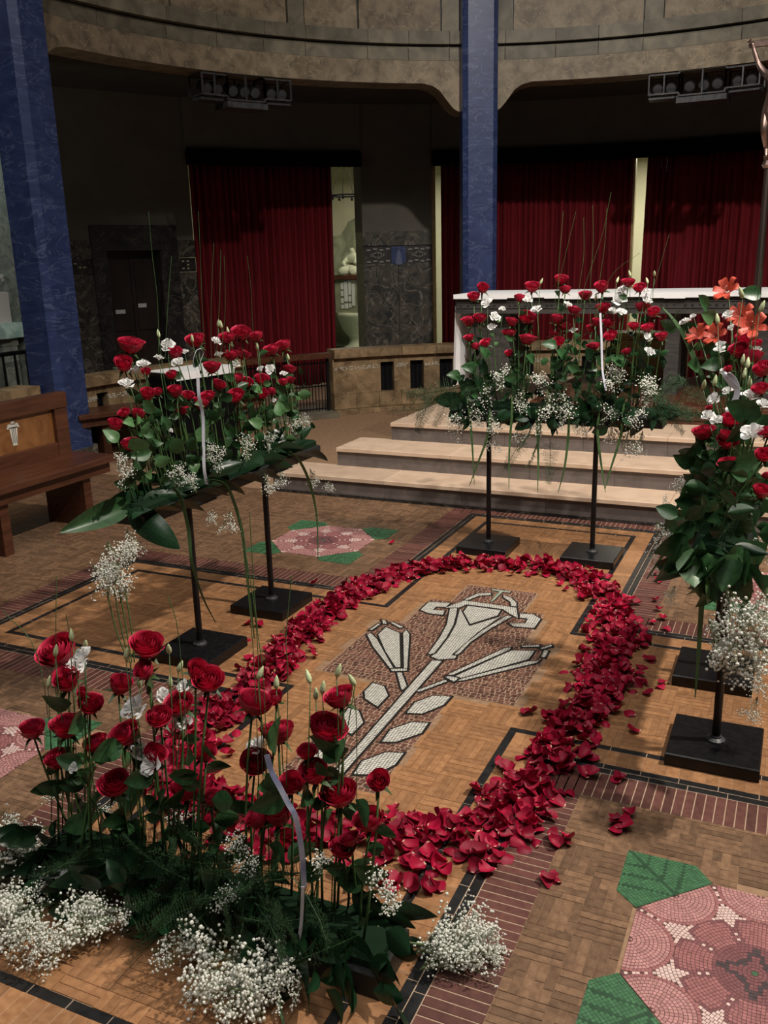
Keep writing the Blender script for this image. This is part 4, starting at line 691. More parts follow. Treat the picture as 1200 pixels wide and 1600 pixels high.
MB().box(-.27, .27, 5.05, 5.35, .585, .98, bev=.01).build('body', M_['gold'], gp); MB().box(-.30, .30, 5.03, 5.37, .98, 1.01, bev=.006).build('lid', M_['gold'], gp)
for x in (-.13, .13): MB().box(x-.115, x+.115, 5.035, 5.05, .62, .95, bev=.006).build('door', M_['gold'], gp)
sb = empty('kneeler_bench', (.8, 5.6, .446), 'low golden brown wooden bench behind the right end of the altar', 'bench')
MB().box(.42, 1.25, 5.47, 5.72, .70, .74, bev=.005).build('seat', M_['wood_panel'], sb)
for x in (.5, 1.17): MB().box(x-.03, x+.03, 5.50, 5.69, .446, .70, bev=.004).build('leg', M_['wood_panel'], sb)
# ------------------------------------------------------------------ crucifix
CX, CY = 1.0, 3.9
cr = empty('crucifix', (CX, CY, .586), 'tall bronze processional crucifix on a dark pole beside the altar', 'crucifix')
MB().tube([(CX, CY, .59), (CX, CY, 1.4), (CX, CY, 2.33)], [.026, .026, .024], 10).build('pole', M_['wood_dark'], cr)
MB().lathe([(.15, 0), (.15, .03), (.05, .06), (.03, .12)], (CX, CY, .586)).build('foot', M_['black_metal'], cr)
MB().lathe([(.03, 0), (.045, .02), (.03, .05), (.04, .08), (.02, .1)], (CX, CY, 2.26)).build('knob', M_['bronze'], cr)
MB().box(CX-.022, CX+.022, CY+.02, CY+.05, 2.33, 3.22, bev=.004).build('upright', M_['bronze'], cr); MB().box(CX-.19, CX+.19, CY+.02, CY+.05, 3.06, 3.10, bev=.004).build('crossbar', M_['bronze'], cr)
def figure(name, joints, edges, radii, m, parent, root=0, sub=2):
    me = bpy.data.meshes.new(name); me.from_pydata(joints, edges, []); me.materials.append(M_[m])
    o = ob(name, me, parent); sk_ = o.modifiers.new('skin', 'SKIN'); 
    for i, r in enumerate(radii): me.skin_vertices[0].data[i].radius = (r, r) if not isinstance(r, tuple) else r
    me.skin_vertices[0].data[root].use_root = True
    s = o.modifiers.new('smooth', 'SUBSURF'); s.levels = s.render_levels = sub
    return o
def P3(x, z, y=0): return (CX+x, CY+y, 2.33+z)
J = [P3(0, .335, -.02), P3(.0, .42, -.03), P3(0, .50, -.035), P3(.005, .545, -.03), P3(0, .575, -.035), P3(0, .635, -.055), P3(.01, .68, -.06),
     P3(-.065, .535, -.03), P3(-.115, .61, -.01), P3(-.155, .715, 0), P3(-.165, .755, 0), P3(.065, .535, -.03), P3(.115, .61, -.01), P3(.155, .715, 0), P3(.165, .755, 0),
     P3(-.038, .31, -.02), P3(-.045, .18, -.06), P3(-.02, .06, -.01), P3(-.015, .0, -.045), P3(.038, .31, -.02), P3(.045, .18, -.06), P3(.02, .06, -.01), P3(.015, .0, -.045)]
Ed = [(0, 1), (1, 2), (2, 3), (3, 4), (4, 5), (5, 6), (3, 7), (7, 8), (8, 9), (9, 10), (3, 11), (11, 12), (12, 13), (13, 14), (0, 15), (15, 16), (16, 17), (17, 18), (0, 19), (19, 20), (20, 21), (21, 22)]
Rr = [.05, .045, .055, .05, .022, .036, .03, .03, .021, .015, .012, .03, .021, .015, .012, .038, .028, .019, .012, .038, .028, .019, .012]
figure('corpus', J, Ed, Rr, 'bronze', cr)
lc = MB(); lc.lathe([(.06, 0), (.066, .05), (.058, .10), (.05, .12)], (CX, CY-.02, 2.57), 12); lc.build('loincloth', M_['bronze'], cr)
hr = MB(); hr.tube([(CX, CY-.02, 2.90), (CX, CY-.03, 2.965), (CX+.005, CY-.04, 3.02), (CX+.01, CY-.06, 3.045)], [.036, .044, .042, .015], 8); hr.build('hair', M_['bronze'], cr, True)
fc = MB()
for s in (-1, 1): fc.lathe([(.002, -.004), (.006, 0), (.002, .004)], (CX+.014*s, CY-.092, 2.975), 6)
fc.tube([(CX, CY-.088, 2.985), (CX, CY-.10, 2.96), (CX, CY-.092, 2.955)], [.004, .006, .004], 6); fc.tube([(CX-.01, CY-.09, 2.94), (CX+.01, CY-.09, 2.94)], .003, 5)
fc.build('face', M_['bronze'], cr)
for s in (-1, 1):
    for k in range(4): b = Vector(P3(s*.165, .755)); MB().tube([b, b+Vector((s*(.012+.006*k), -.006, .016-.004*k)), b+Vector((s*(.014+.006*k), -.02, .024-.006*k))], [.005, .0045, .003], 5).build('finger', M_['bronze'], cr)
    b = Vector(P3(s*.162, .745)); MB().tube([b, b+Vector((-s*.004, -.012, .016))], [.005, .003], 5).build('thumb', M_['bronze'], cr)
# ------------------------------------------------------------------ wooden benches
def bench(M, length, lab, panels, emblem=False, back=True):
    b = bpy.data.objects.new('bench', None); put(b, None, M); tag(b, lab, 'bench', 'wooden choir benches')
    def bx(nm, x0, x1, y0, y1, z0, z1, m='wood_bench', p=None, bev=.006): return MB().box(x0, x1, y0, y1, z0, z1, M, bev).build(nm, M_[m], p or b)
    bx('seat', 0, .42, -length, .03, .415, .455); bx('seat_apron', .33, .37, -length, 0, .335, .415)
    if back: bx('back_rail', -.05, .03, -length, .02, .775, .88)
    if back: bx('end_stile', -.04, .025, -.10, .015, .455, .775); bx('lower_rail', -.04, .02, -length, -.10, .455, .54)
    n = panels; w = (length-.1)/n
    for k in range(n if back else 0):
        y1 = -.10-k*w; y0 = y1-w+.07
        pn = bx('panel', -.025, -.005, y0, y1, .54, .775, 'wood_panel'); bx('stile', -.04, .02, y0-.07, y0, .54, .775)
        if emblem:
            cy = (y0+y1)/2; e = MB()
            for poly in ([(-.018, -.07), (.018, -.07), (.034, .05), (-.034, .05)], [(-.055, .045), (.055, .045), (.04, .075), (-.04, .075)], [(-.02, .07), (.02, .07), (.012, .09), (-.012, .09)]):
                vs = [M @ Vector((-.0045, cy-u, .655+v)) for u, v in poly]+[M @ Vector((-.001, cy-u, .655+v)) for u, v in poly]; k4 = len(poly)
                e.add(vs, [tuple(range(k4, 2*k4))]+[(i, (i+1) % k4, k4+(i+1) % k4, k4+i) for i in range(k4)])
            em = e.build('lily_emblem', M_['tess_white'], pn); e = MB()
            for u in (-.014, 0, .014): 
                e.box(-.001, .0005, cy-u-.002, cy-u+.002, .60, .70, M)
            e.box(-.001, .0005, cy-.036, cy+.036, .703, .707, M); e.build('emblem_lines', M_['tess_black'], em)
    y = -.16
    while y > -length:
        bx('support', -.02, .33, y-.07, y, 0, .415); y -= .72
    return b
bench(Matrix.Translation((-3.34, 1.34, 0)), 3.2, 'wooden bench with inlaid back panels before the left blue column', 4, True)
bench(Matrix.Translation(pol(154.5, 4.32)) @ Matrix.Rotation(radians(-27), 4, 'Z'), 1.9, 'plain backless wooden bench along the balustrade behind the left flowers', 3, False, False)
# table with white cloth behind the left flowers
tb = empty('side_table', (-3.0, 2.9, 0), 'narrow table draped in black below a white cloth, behind the left flowers', 'table')
TM = Matrix.Translation((-3.38, 2.90, 0)) @ Matrix.Rotation(radians(78), 4, 'Z')
MB().box(-.31, .31, -.17, .17, .82, .855, TM, .005).build('table_top', M_['wood_dark'], tb)
sk2 = MB(); n = 60; vs = []; fs = []
for i in range(n):
    t = i/n*4; e = int(t); f = t-e; x, y = ((-.32+.64*f, -.18), (.32, -.18+.36*f), (.32-.64*f, .18), (-.32, .18-.36*f))[e]
    q = 1+.03*(i % 2)
    vs += [TM @ Vector((x, y, .82)), TM @ Vector((x*q, y*q, .02))]
for i in range(n): j = (i+1) % n; fs.append((2*i, 2*j, 2*j+1, 2*i+1))
sk2.add(vs, fs); sk2.build('black_skirt', M_['velvet_black'], tb)
for sx_ in (-1, 1):
    for sy_ in (-1, 1): MB().box(.28*sx_-.02, .28*sx_+.02, .14*sy_-.02, .14*sy_+.02, 0, .82, TM).build('leg', M_['wood_dark'], tb)
tc = MB(); tc.box(-.33, .33, -.19, .19, .8555, .862, TM); tc.box(-.33, .33, -.197, -.19, .80, .862, TM); tc.box(.33, .337, -.19, .19, .81, .862, TM)
tag(tc.build('table_cloth', M_['linen']), 'white cloth laid over the black draped side table', 'tablecloth')
# ------------------------------------------------------------------ side altar at the left edge
MB().box(-6.15, -5.75, 3.42, 3.82, 0, 3.6).build('wall_pier', M_['green_marble'], kind='structure')
MB().box(-8.2, -8.0, 1.0, 4.2, 0, 3.6).build('wall_side_altar', M_['green_marble'], kind='structure')
sa = empty('side_altar', (-6.0, 3.0, 0), 'pale box shrine on a side altar at the far left edge', 'altar')
MB().box(-6.2, -5.8, 2.6, 3.34, 0, .98, bev=.01).build('table', M_['green_marble'], sa); MB().box(-6.1, -5.85, 2.9, 3.36, 1.2, 1.5, bev=.01).build('box_shrine', M_['white_paint'], sa)
vs = []; fs = []
for i in range(13):
    for j in range(4): y = 2.55+.90*i/12; vs.append((-5.78+.05*(j > 1)+.02*sin(i*1.7)*(j > 1), y, 1.2-.07*max(0, j-1)-(.0 if j else 0)) if j else (-6.2, y, 1.2))
for i in range(12):
    for j in range(3): fs.append((i*4+j, i*4+j+1, i*4+5+j, i*4+4+j))
tag(ob('altar_drape', mesh('altar_drape', vs, fs, M_['aqua_cloth'], True)), 'pale green white cloth hanging over the side altar', 'cloth')
MB().box(-6.2, -5.8, 2.6, 3.36, .98, 1.195).build('table_riser', M_['green_marble'], sa)
rl = empty('iron_railing', (-5.6, 3.2, 0), 'black iron railing before the side altar at the far left', 'railing')
MB().tube([(-5.55, 1.6, .93), (-5.62, 3.7, .93)], .022).build('top_rail', M_['black_metal'], rl); MB().tube([(-5.55, 1.6, .12), (-5.62, 3.7, .12)], .014).build('bottom_rail', M_['black_metal'], rl)
for k in range(15): x, y = -5.55-.07*k/14, 1.6+2.1*k/14; MB().tube([(x, y, .0), (x, y, .93)], .012, 6).build('baluster', M_['black_metal'], rl)
# things in the far room
MB().prism([(-9.4, 12.55), (-6.2, 12.6), (-4, 12.6), (-4, 13), (-9.4, 13)], 0, .1).build('room_plinth', M_['room_floor'], room)
rk = MB(); pts = [(-8.6, 1.9), (-7.25, 2.19), (-7.02, 2.19), (-6.86, 2.42), (-6.7, 2.5), (-6.62, 2.58), (-6.45, 2.52), (-6.2, 2.75), (-5.8, 2.6), (-5.2, 2.9)]
vs = []; fs = []; nx_ = 60; nz = 26
for i in range(nx_+1):
    x = -8.6+3.4*i/nx_; k = max(q for q in range(len(pts)-1) if pts[q][0] <= x+1e-6); t = (x-pts[k][0])/(pts[k+1][0]-pts[k][0]); top = pts[k][1]+(pts[k+1][1]-pts[k][1])*t
    for j in range(nz+1):
        z = top*j/nz; vs.append((x, 12.72+.10*noise.noise((x*2.5, z*2.5, 3))+.05*noise.noise((x*8, z*8, 5))+.15*(j/nz)**3, z+(.03*noise.noise((x*9, 0, 2)) if j == nz else 0)))
for i in range(nx_):
    for j in range(nz): b = i*(nz+1)+j; fs.append((b, b+nz+1, b+nz+2, b+1))
tag(ob('grotto_rock', mesh('grotto_rock', vs, fs, M_['rock'], True)), 'grey green artificial grotto rock against the lit far wall', 'rock')
sh = empty('lantern_shrine', (-6.55, 12.3, 0), 'small stone urn carrying a lattice lantern and a seated pale statue, in the lit room', 'shrine')
MB().lathe([(.24, .0), (.24, .06), (.13, .12), (.10, .2), (.12, .26), (.24, .42), (.31, .62), (.33, .66), (.33, .72)], (-6.5, 12.3, .05), 20).build('urn', M_['stone_pale'], sh, True)
MB().box(-6.76, -6.22, 12.05, 12.5, .77, 1.38, bev=.01).build('lantern_body', M_['rock'], sh); MB().box(-6.82, -6.16, 12.0, 12.55, 1.38, 1.46, bev=.01).build('cornice', M_['wood_bench'], sh)
for x in (-6.78, -6.24): MB().tube([(x, 12.03, .80), (x, 12.03, 1.38)], .03, 8).build('corner_post', M_['wood_dark'], sh)
for x0, x1, z0, z1 in ((-6.63, -6.58, 1.2, 1.32), (-6.63, -6.58, 1.08, 1.17), (-6.63, -6.58, .95, 1.04), (-6.63, -6.58, .85, .92), (-6.56, -6.49, .98, 1.36), (-6.56, -6.49, .85, .94), (-6.47, -6.42, 1.1, 1.33), (-6.47, -6.42, .98, 1.07), (-6.47, -6.42, .87, .94), (-6.40, -6.34, .9, 1.3), (-6.56, -6.3, 1.335, 1.365)):
    MB().box(x0, x1, 12.035, 12.05, z0, z1).build('pane', M_['white_paint'], sh)
st = figure('statue', [(-6.45, 12.25, 1.50), (-6.45, 12.25, 1.66), (-6.44, 12.22, 1.80), (-6.44, 12.2, 1.86), (-6.45, 12.18, 1.95), (-6.54, 12.2, 1.76), (-6.60, 12.12, 1.66), (-6.52, 12.05, 1.62), (-6.36, 12.2, 1.76), (-6.34, 12.1, 1.64), (-6.56, 12.05, 1.54), (-6.66, 12.0, 1.50), (-6.36, 12.02, 1.54)],
            [(0, 1), (1, 2), (2, 3), (3, 4), (2, 5), (5, 6), (6, 7), (2, 8), (8, 9), (0, 10), (10, 11), (0, 12)], [.13, .11, .085, .045, .06, .055, .045, .035, .055, .045, .10, .06, .09], 'stone_pale', sh)
ch = empty('ring_chandelier', (-5.9, 11, 2.78), 'black iron ring chandelier hanging in the lit room', 'chandelier')
rg = MB(); rg.tube([(-5.9+.285*cos(2*pi*k/28), 11+.285*sin(2*pi*k/28), 2.777) for k in range(29)], .016, 6, False); rg.build('ring', M_['velvet_black'], ch)
for k in range(4): a = pi/4+k*pi/2; MB().tube([(-5.9+.28*cos(a), 11+.28*sin(a), 2.78), (-5.9, 11, 3.6)], .005, 5).build('chain', M_['velvet_black'], ch)
for k in range(8): a = k*pi/4+.2; MB().lathe([(.012, 0), (.024, -.03), (.012, -.06)], (-5.9+.285*cos(a), 11+.285*sin(a), 2.765), 8).build('lamp_socket', M_['velvet_black'], ch)
bd = MB(); vs = []
bd.lathe([(.05, .5), (.2, .46), (.27, .3), (.30, .12), (.31, 0)][::-1], (-7.17, 12.1, .0), 14)
o = bd.build('covered_bundle', M_['velvet_black'], smooth=True); tag(o, 'dark covered bundle on the floor left of the urn', 'bundle')
# ------------------------------------------------------------------ flower kit: shared meshes
def rose_mesh(seed, openness):
    rd = random.Random(seed); vs = []; fs = []; pv = []
    n = 24; U, V = 6, 5; ga = 2.39996
    for i in range(n):
        t = (i/(n-1))**.9; th = i*ga+rd.uniform(-.2, .2); w = .55+.35*t+.55*(1-t)
        rb = .05+.10*t; rt = (.07+(.93*openness)*t**.85)*rd.uniform(.93, 1.05); curl = max(0, t-.35)*.5*openness*rd.uniform(.6, 1.2)
        H = 1.38-.22*t+.10*(1-openness)*(1-t)-.10*(1-t)**2; b0 = len(vs)
        for j in range(V+1):
            v = j/V
            for k in range(U+1):
                u = -1+2*k/U; vv = v*(1-.20*abs(u)**3-.02*sin(7*u+i))
                ang = th+u*w*(.55+.45*sin(min(1, vv*1.35)*pi/2))
                r = rb+(rt-rb)*sin(min(1, vv*1.35+.04)*pi/2)**.62*(1-.10*max(0, vv-.7)/.3*(1-t))+curl*max(0, vv-.62)**1.3*2.2*(1+.25*sin(5*u+i))+.02*u*u*(1 if i % 2 else -1)
                z = H*(vv**.9)-curl*max(0, vv-.7)**1.5*3.0*H
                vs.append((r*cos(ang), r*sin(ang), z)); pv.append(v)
        for j in range(V):
            for k in range(U): b = b0+j*(U+1)+k; fs.append((b, b+1, b+U+2, b+U+1))
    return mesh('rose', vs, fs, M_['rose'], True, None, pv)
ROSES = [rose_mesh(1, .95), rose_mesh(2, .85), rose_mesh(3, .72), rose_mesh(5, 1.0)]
def lisianthus_mesh(seed):
    rd = random.Random(seed); vs = []; fs = []
    n = 11; U, V = 6, 4
    for i in range(n):
        t = i/(n-1); th = i*2.39996; w = .75; rt = .35+.65*t; H = 1.15-.25*t; b0 = len(vs); pz = rd.uniform(0, 6)
        for j in range(V+1):
            v = j/V
            for k in range(U+1):
                u = -1+2*k/U; vv = v*(1-.12*u*u); ang = th+u*w*(.4+.6*vv)
                r = .06+(rt-.06)*vv**.9+.10*vv*vv*sin(3.5*u+pz); z = H*vv**.8-.35*t*vv**3+.10*vv*vv*cos(4*u+pz)
                vs.append((r*cos(ang), r*sin(ang), z))
        for j in range(V):
            for k in range(U): b = b0+j*(U+1)+k; fs.append((b, b+1, b+U+2, b+U+1))
    return mesh('lisianthus', vs, fs, M_['white_flower'], True)
WHITES = [lisianthus_mesh(1), lisianthus_mesh(2), lisianthus_mesh(3)]
b = MB(); b.lathe([(.12, 0), (.30, .25), (.36, .6), (.30, 1.1), (.16, 1.5), (.02, 1.75)], n=8); BUD = mesh('bud', b.v, b.f, M_['bud'], True)
def leaf_mesh(name, m, L=1, wd=.34, fold=.12, droop=.25, nv=6, tip=1.0, wave=0):
    vs = []; fs = []
    for j in range(nv+1):
        v = j/nv; w = wd*(sin(pi*v**.8)**.8)*(1 if v < .99 else 0)+.012
        for k in (-1, -.5, 0, .5, 1): vs.append((k*w, L*v, abs(k)*fold*w*2.4-droop*v*v*L+wave*sin(9*v+3*k)*w))
    for j in range(nv):
        for k in range(4): b = j*5+k; fs.append((b, b+1, b+6, b+5))
    return mesh(name, vs, fs, M_[m], True)
LEAVES = [leaf_mesh('leaf', 'leaf'), leaf_mesh('leaf', 'leaf', droop=.5, wd=.38), leaf_mesh('leaf', 'leaf', droop=-.1, wd=.32, fold=.2)]
LLEAVES = [leaf_mesh('leaf', 'leaf_light', wd=.38), leaf_mesh('leaf', 'leaf_light', droop=.5, wd=.38)]
BROAD = [leaf_mesh('broad_leaf', 'broad_leaf', wd=.19, fold=.18, droop=.25, nv=9, wave=.04), leaf_mesh('broad_leaf', 'broad_leaf', wd=.22, fold=.1, droop=.5, nv=9, wave=.06)]
DARK = [leaf_mesh('leaf', 'broad_leaf', wd=.30, fold=.15, droop=.3), leaf_mesh('leaf', 'broad_leaf', wd=.36, fold=.1, droop=.1)]
NARROW = leaf_mesh('broad_leaf', 'leaf', wd=.13, fold=.25, droop=.12, nv=9, wave=.04)
def spray_mesh(seed, n, spread, r, base=.25):
    rd = random.Random(seed); S = MB(); tips = []
    for i in range(max(5, n//14)):
        a = rd.uniform(0, 2*pi); s = spread*sqrt(rd.random()); d = Vector((s*cos(a), s*sin(a), rd.uniform(.75, 1.05)))
        k = Vector((d.x*.35, d.y*.35, d.z*.5)); S.tube([(0, 0, 0), k, d], [.006, .005, .003], 3, False)
        for q in range(14):
            t = rd.uniform(base, 1.0); p = k+(d-k)*t if rd.random() < .8 else k*t
            e = p+Vector((rd.gauss(0, .085), rd.gauss(0, .085), rd.uniform(-.02, .13))); tips.append(e)
            if q % 2 == 0: S.tube([p, e], [.0028, .002], 3, False)
    S.m = 1; ico = [(0, 0, -1)]+[(.894*cos(2*pi*k/5), .894*sin(2*pi*k/5), -.447) for k in range(5)]+[(.894*cos(2*pi*(k+.5)/5), .894*sin(2*pi*(k+.5)/5), .447) for k in range(5)]+[(0, 0, 1)]
    F = [(0, (k+1) % 5+1, k+1) for k in range(5)]+[(k+1, (k+1) % 5+1, k+6) for k in range(5)]+[((k+1) % 5+1, (k+1) % 5+6, k+6) for k in range(5)]+[(k+6, (k+1) % 5+6, 11) for k in range(5)]
    for e in tips:
        q = r*rd.uniform(.55, 1.25); S.add([(e.x+q*x, e.y+q*y, e.z+q*z) for x, y, z in ico], F)
    return mesh('gypsophila', S.v, S.f, [M_['gyp_stem'], M_['gyp']], False, S.mi)
SPRAYS = [spray_mesh(k, 150, .46, .027) for k in (1, 2, 3)]
DENSE = [spray_mesh(k, 280, .72, .030, .25) for k in (4, 5)]
def fern_mesh(seed):
    rd = random.Random(seed); S = MB()
    S.tube([(0, .33*k/3*3, -.25*(k/3)**2) for k in range(4)], [.008, .007, .005, .002], 3, False)
    for i in range(26):
        v = .1+.9*i/26; y = v; z = -.25*v*v
        for s in (-1, 1):
            L = .28*(1-v*.75)*rd.uniform(.7, 1.1); e = Vector((s*L, y+.10*L, z+rd.uniform(-.05, .05))); p = Vector((0, y, z))
            S.add([p, p+Vector((0, .006, .003)), e], [(0, 1, 2)])
            for q in range(9):
                o = p+(e-p)*((q+1)/9.5)
                for _ in range(2):
                    d = Vector((rd.gauss(0, 1), rd.gauss(0, 1), rd.gauss(0, .8))).normalized()*.045
                    n_ = d.orthogonal().normalized()*.0028; S.add([o-n_, o+n_, o+d], [(0, 1, 2)])
    return mesh('fern', S.v, S.f, M_['fern'])
FERNS = [fern_mesh(1), fern_mesh(2)]
def aim(loc, axis, scale, roll=0, y=False):      # matrix that turns local Z (or Y) to an axis
    q = Vector(axis).normalized().to_track_quat('Y' if y else 'Z', 'X' if y else 'Y')
    return Matrix.Translation(loc) @ q.to_matrix().to_4x4() @ Matrix.Rotation(roll, 4, 'Y' if y else 'Z') @ (Matrix.Diagonal((*scale, 1)) if isinstance(scale, tuple) else Matrix.Scale(scale, 4))
def stem_obj(p, base, r, parent, bend=.02, calyx=None):
    B = MB(); p = Vector(p); base = Vector(base); m = (p+base)/2+Vector((random.uniform(-bend, bend), random.uniform(-bend, bend), 0))
    pts = [base*(1-t)**2+m*2*t*(1-t)+p*t*t for t in (0, .25, .5, .75, 1)]; B.tube(pts, [r*1.15, r*1.1, r, r, r*.9], 5)
    if calyx:
        rad, ax = calyx; x = ax.orthogonal().normalized()
        for k in range(5):
            d = Matrix.Rotation(2*pi*k/5+.3, 3, ax) @ x; q = ax.cross(d)*rad*.16
            B.add([p-q+d*rad*.12, p+q+d*rad*.12, p+q*.8+d*rad*.6-ax*rad*.02, p-q*.8+d*rad*.6-ax*rad*.02, p+d*rad*1.05-ax*rad*random.uniform(.1, .6)], [(0, 1, 2, 3), (3, 2, 4)])
    B.build('stem', M_['stem'], parent, True); return pts
def foot(arr, p, wid):                           # where a stem enters the tray
    ax, zt = arr['axis'], arr['z']
    if ax == 'x': return Vector((min(max(p[0]*.93+random.uniform(-.03, .03)+arr['c'][0]*.07, arr['lo']), arr['hi']), arr['c'][1]+random.uniform(-wid, wid), zt))
    return Vector((arr['c'][0]+random.uniform(-wid, wid), min(max(p[1]*.93+random.uniform(-.03, .03)+arr['c'][1]*.07, arr['lo']), arr['hi']), zt))
def leaves_on(pts, n, parent, size, pool, t0=.2, t1=.92):
    for k in range(n):
        t = random.uniform(t0, t1)*(len(pts)-1); i = min(int(t), len(pts)-2); p = pts[i]+(pts[i+1]-pts[i])*(t-i); a = random.uniform(0, 2*pi)
        d = Vector((cos(a), sin(a), random.uniform(-.15, .5))); s = size*random.uniform(.75, 1.3)
        ob('leaf', random.choice(pool), parent, aim(p, d, s, random.uniform(-.5, .5), True))
def add_rose(arr, x, y, z, r, toward, leaves, lsize=.05, pool=None):
    ax = (Vector((0, 0, 1))+Vector(toward)*random.uniform(.1, .75)+Vector((random.gauss(0, .22), random.gauss(0, .22), 0))).normalized()
    M = aim((x, y, z), ax, (r*1.02, r*1.02, r*.98), random.uniform(0, 6.28)); M.translation = Vector((x, y, z))-ax*r*.75
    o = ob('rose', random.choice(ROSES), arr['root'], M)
    pts = stem_obj(M.translation+ax*r*.08, foot(arr, (x, y, z), arr['w']), .0032, o, .025, (r, ax)); leaves_on(pts, leaves, o, lsize, pool or LEAVES)
def add_white(arr, x, y, z, r, toward):
    ax = (Vector((0, 0, 1))+Vector(toward)*random.uniform(.3, 1.2)+Vector((random.gauss(0, .3), random.gauss(0, .3), 0))).normalized()
    M = aim((x, y, z), ax, (r*1.1, r*1.1, r*.95), random.uniform(0, 6.28)); M.translation = Vector((x, y, z))-ax*r*.5
    o = ob('white_lisianthus', random.choice(WHITES), arr['root'], M); pts = stem_obj(M.translation, foot(arr, (x, y, z), arr['w']), .0018, o, .03); leaves_on(pts, 1, o, .035, LLEAVES)
def add_bud(arr, x, y, z, r=.011):
    ax = Vector((random.gauss(0, .25), random.gauss(0, .25), 1)).normalized(); M = aim((x, y, z), ax, r*1.9); M.translation = Vector((x, y, z))-ax*r
    o = ob('lisianthus_bud', BUD, arr['root'], M); stem_obj(M.translation, foot(arr, (x, y, z), arr['w']), .0015, o, .04)
def ribbon(pts, w, m, parent, name='ribbon', side=None):
    vs = []; fs = []; n = len(pts)
    for i, p in enumerate(pts):
        p = Vector(p); t = (Vector(pts[min(i+1, n-1)])-Vector(pts[max(i-1, 0)])).normalized(); s = side or Vector((cos(YAW), sin(YAW), 0)); s = (s-t*s.dot(t)).normalized()
        ww = w[i] if isinstance(w, (list, tuple)) else w; vs += [p-s*ww/2, p+s*ww/2]
    for i in range(n-1): fs.append((2*i, 2*i+1, 2*i+3, 2*i+2))
    o = ob(name, mesh(name, vs, fs, M_[m], False), parent); sd = o.modifiers.new('t', 'SOLIDIFY'); sd.thickness = .0008; return o
def smooth_path(pts, n=6):
    P_ = [Vector(p) for p in pts]; P_ = [P_[0]*2-P_[1]]+P_+[P_[-1]*2-P_[-2]]; out = []
    for i in range(1, len(P_)-2):
        a, b_, c, d = P_[i-1:i+3]
        for k in range(n): t = k/n; out.append(.5*((2*b_)+(c-a)*t+(2*a-5*b_+4*c-d)*t*t+(3*b_-a-3*c+d)*t**3))
    return out+[P_[-2]]
def blade(pts, w, parent, m='grass'):
    q = smooth_path(pts); n = len(q); return ribbon(q, [w*(sin(pi*min(1, .12+.86*i/(n-1)))**.6)*(1-.5*i/(n-1))+.0012 for i in range(n)], m, parent, 'grass_blade')
def thin_stem(pts, parent, r=.0012):
    B = MB(); B.tube(smooth_path(pts, 4), r, 4); return B.build('grass_stem', M_['grass'], parent)
def spray(p, axis, size, parent, dense=False, label=None):
    return ob('gypsophila', random.choice(DENSE if dense else SPRAYS), parent, aim(p, axis, size, random.uniform(0, 6.28)))
def fern(p, axis, size, parent): return ob('fern', random.choice(FERNS), parent, aim(p, axis, size, random.uniform(-.6, .6), True))
def broad(p, axis, size, parent, roll=None): return ob('broad_leaf', random.choice(BROAD), parent, aim(p, axis, size, random.uniform(-.7, .7) if roll is None else roll, True))
def tray(arr, x0, x1, y0, y1, z0, z1):
    MB().box(x0, x1, y0, y1, z0, z1-.03, bev=.006).build('tray', M_['black_plastic'], arr['root']); MB().box(x0+.015, x1-.015, y0+.015, y1-.015, z1-.03, z1, bev=.01).build('floral_foam', M_['foam'], arr['root'])
# ------------------------------------------------------------------ stands
def stand(c, top, lab, rot=0):
    t = empty('flower_stand', (c[0], c[1], 0), lab, 'stand', 'black stands under the flower arrangements')
    M = Matrix.Translation((c[0], c[1], 0)) @ Matrix.Rotation(rot, 4, 'Z')
    MB().box(-.152, .152, -.152, .152, .002, .047, M, .004).build('base', M_['black_metal'], t); MB().tube([(c[0], c[1], .047), (c[0], c[1], top)], .0145, 12).build('pole', M_['black_metal'], t)
    MB().lathe([(.032, 0), (.032, .006), (.019, .014), (.019, .02)], (c[0], c[1], .047), 14).build('collar', M_['grey_metal'], t); MB().box(-.09, .09, -.09, .09, top-.006, top, M).build('top_plate', M_['black_metal'], t)
labs = ['black stand nearest the front flowers, under the left arrangement', 'black stand farther back under the left arrangement', 'black stand left of the other under the altar-side arrangement',
        'black stand right of the other under the altar-side arrangement', 'black stand partly hidden behind the nearer one at the right', 'black stand in full view at the right, nearest the camera']
for c, top, l in zip(STANDS, (.72, .72, .80, .80, .72, .72), labs): stand(c, top, l)
# ------------------------------------------------------------------ left arrangement
GR = 'rose arrangements around the petal ring'
a = dict(axis='y', z=.80, c=(-1.03, 0), lo=-.70, hi=.66, w=.05)
a['root'] = r_ = empty('flower_arrangement', (-1.03, 0, .72), 'long arrangement of red roses and white flowers on the two left stands, before the bench', 'flower arrangement', GR)
tray(a, -1.12, -.94, -.74, .70, .721, .80)
for x, y, z, r in LR: add_rose(a, x, y, z, r*1.1, (.45, -.6, 0), random.randint(3, 5), .05)
for x, y, z, r in LW: add_white(a, x, y, z, r, (.4, -.6, 0))
for x, y, z, r in LB: add_bud(a, x, y, z)
for p, s in LLEAF: o = ob('leaf', random.choice(LLEAVES+LEAVES), r_, aim(p, (random.gauss(.2, .5), random.gauss(-.2, .5), random.uniform(-.1, .7)), s, random.uniform(-.5, .5), True))
for k in range(40):
    y = -.70+1.30*k/39; sx_ = 1 if k % 3 else -1
    broad((-1.03+random.uniform(.02, .075)*sx_, y, .805+random.uniform(-.02, .03)), (sx_*random.uniform(.05, .4), (1 if k % 2 else -1) if .15 < k/39 < .85 else (1 if k < 20 else -1), random.uniform(-.22, .12)), random.uniform(.14, .2), r_)
for k in range(9): broad((-.945, -.80+.16*k, .755+random.uniform(-.02, .03)), (.12, 1, random.uniform(-.12, .15)), random.uniform(.20, .26), r_, random.uniform(1.0, 1.5))
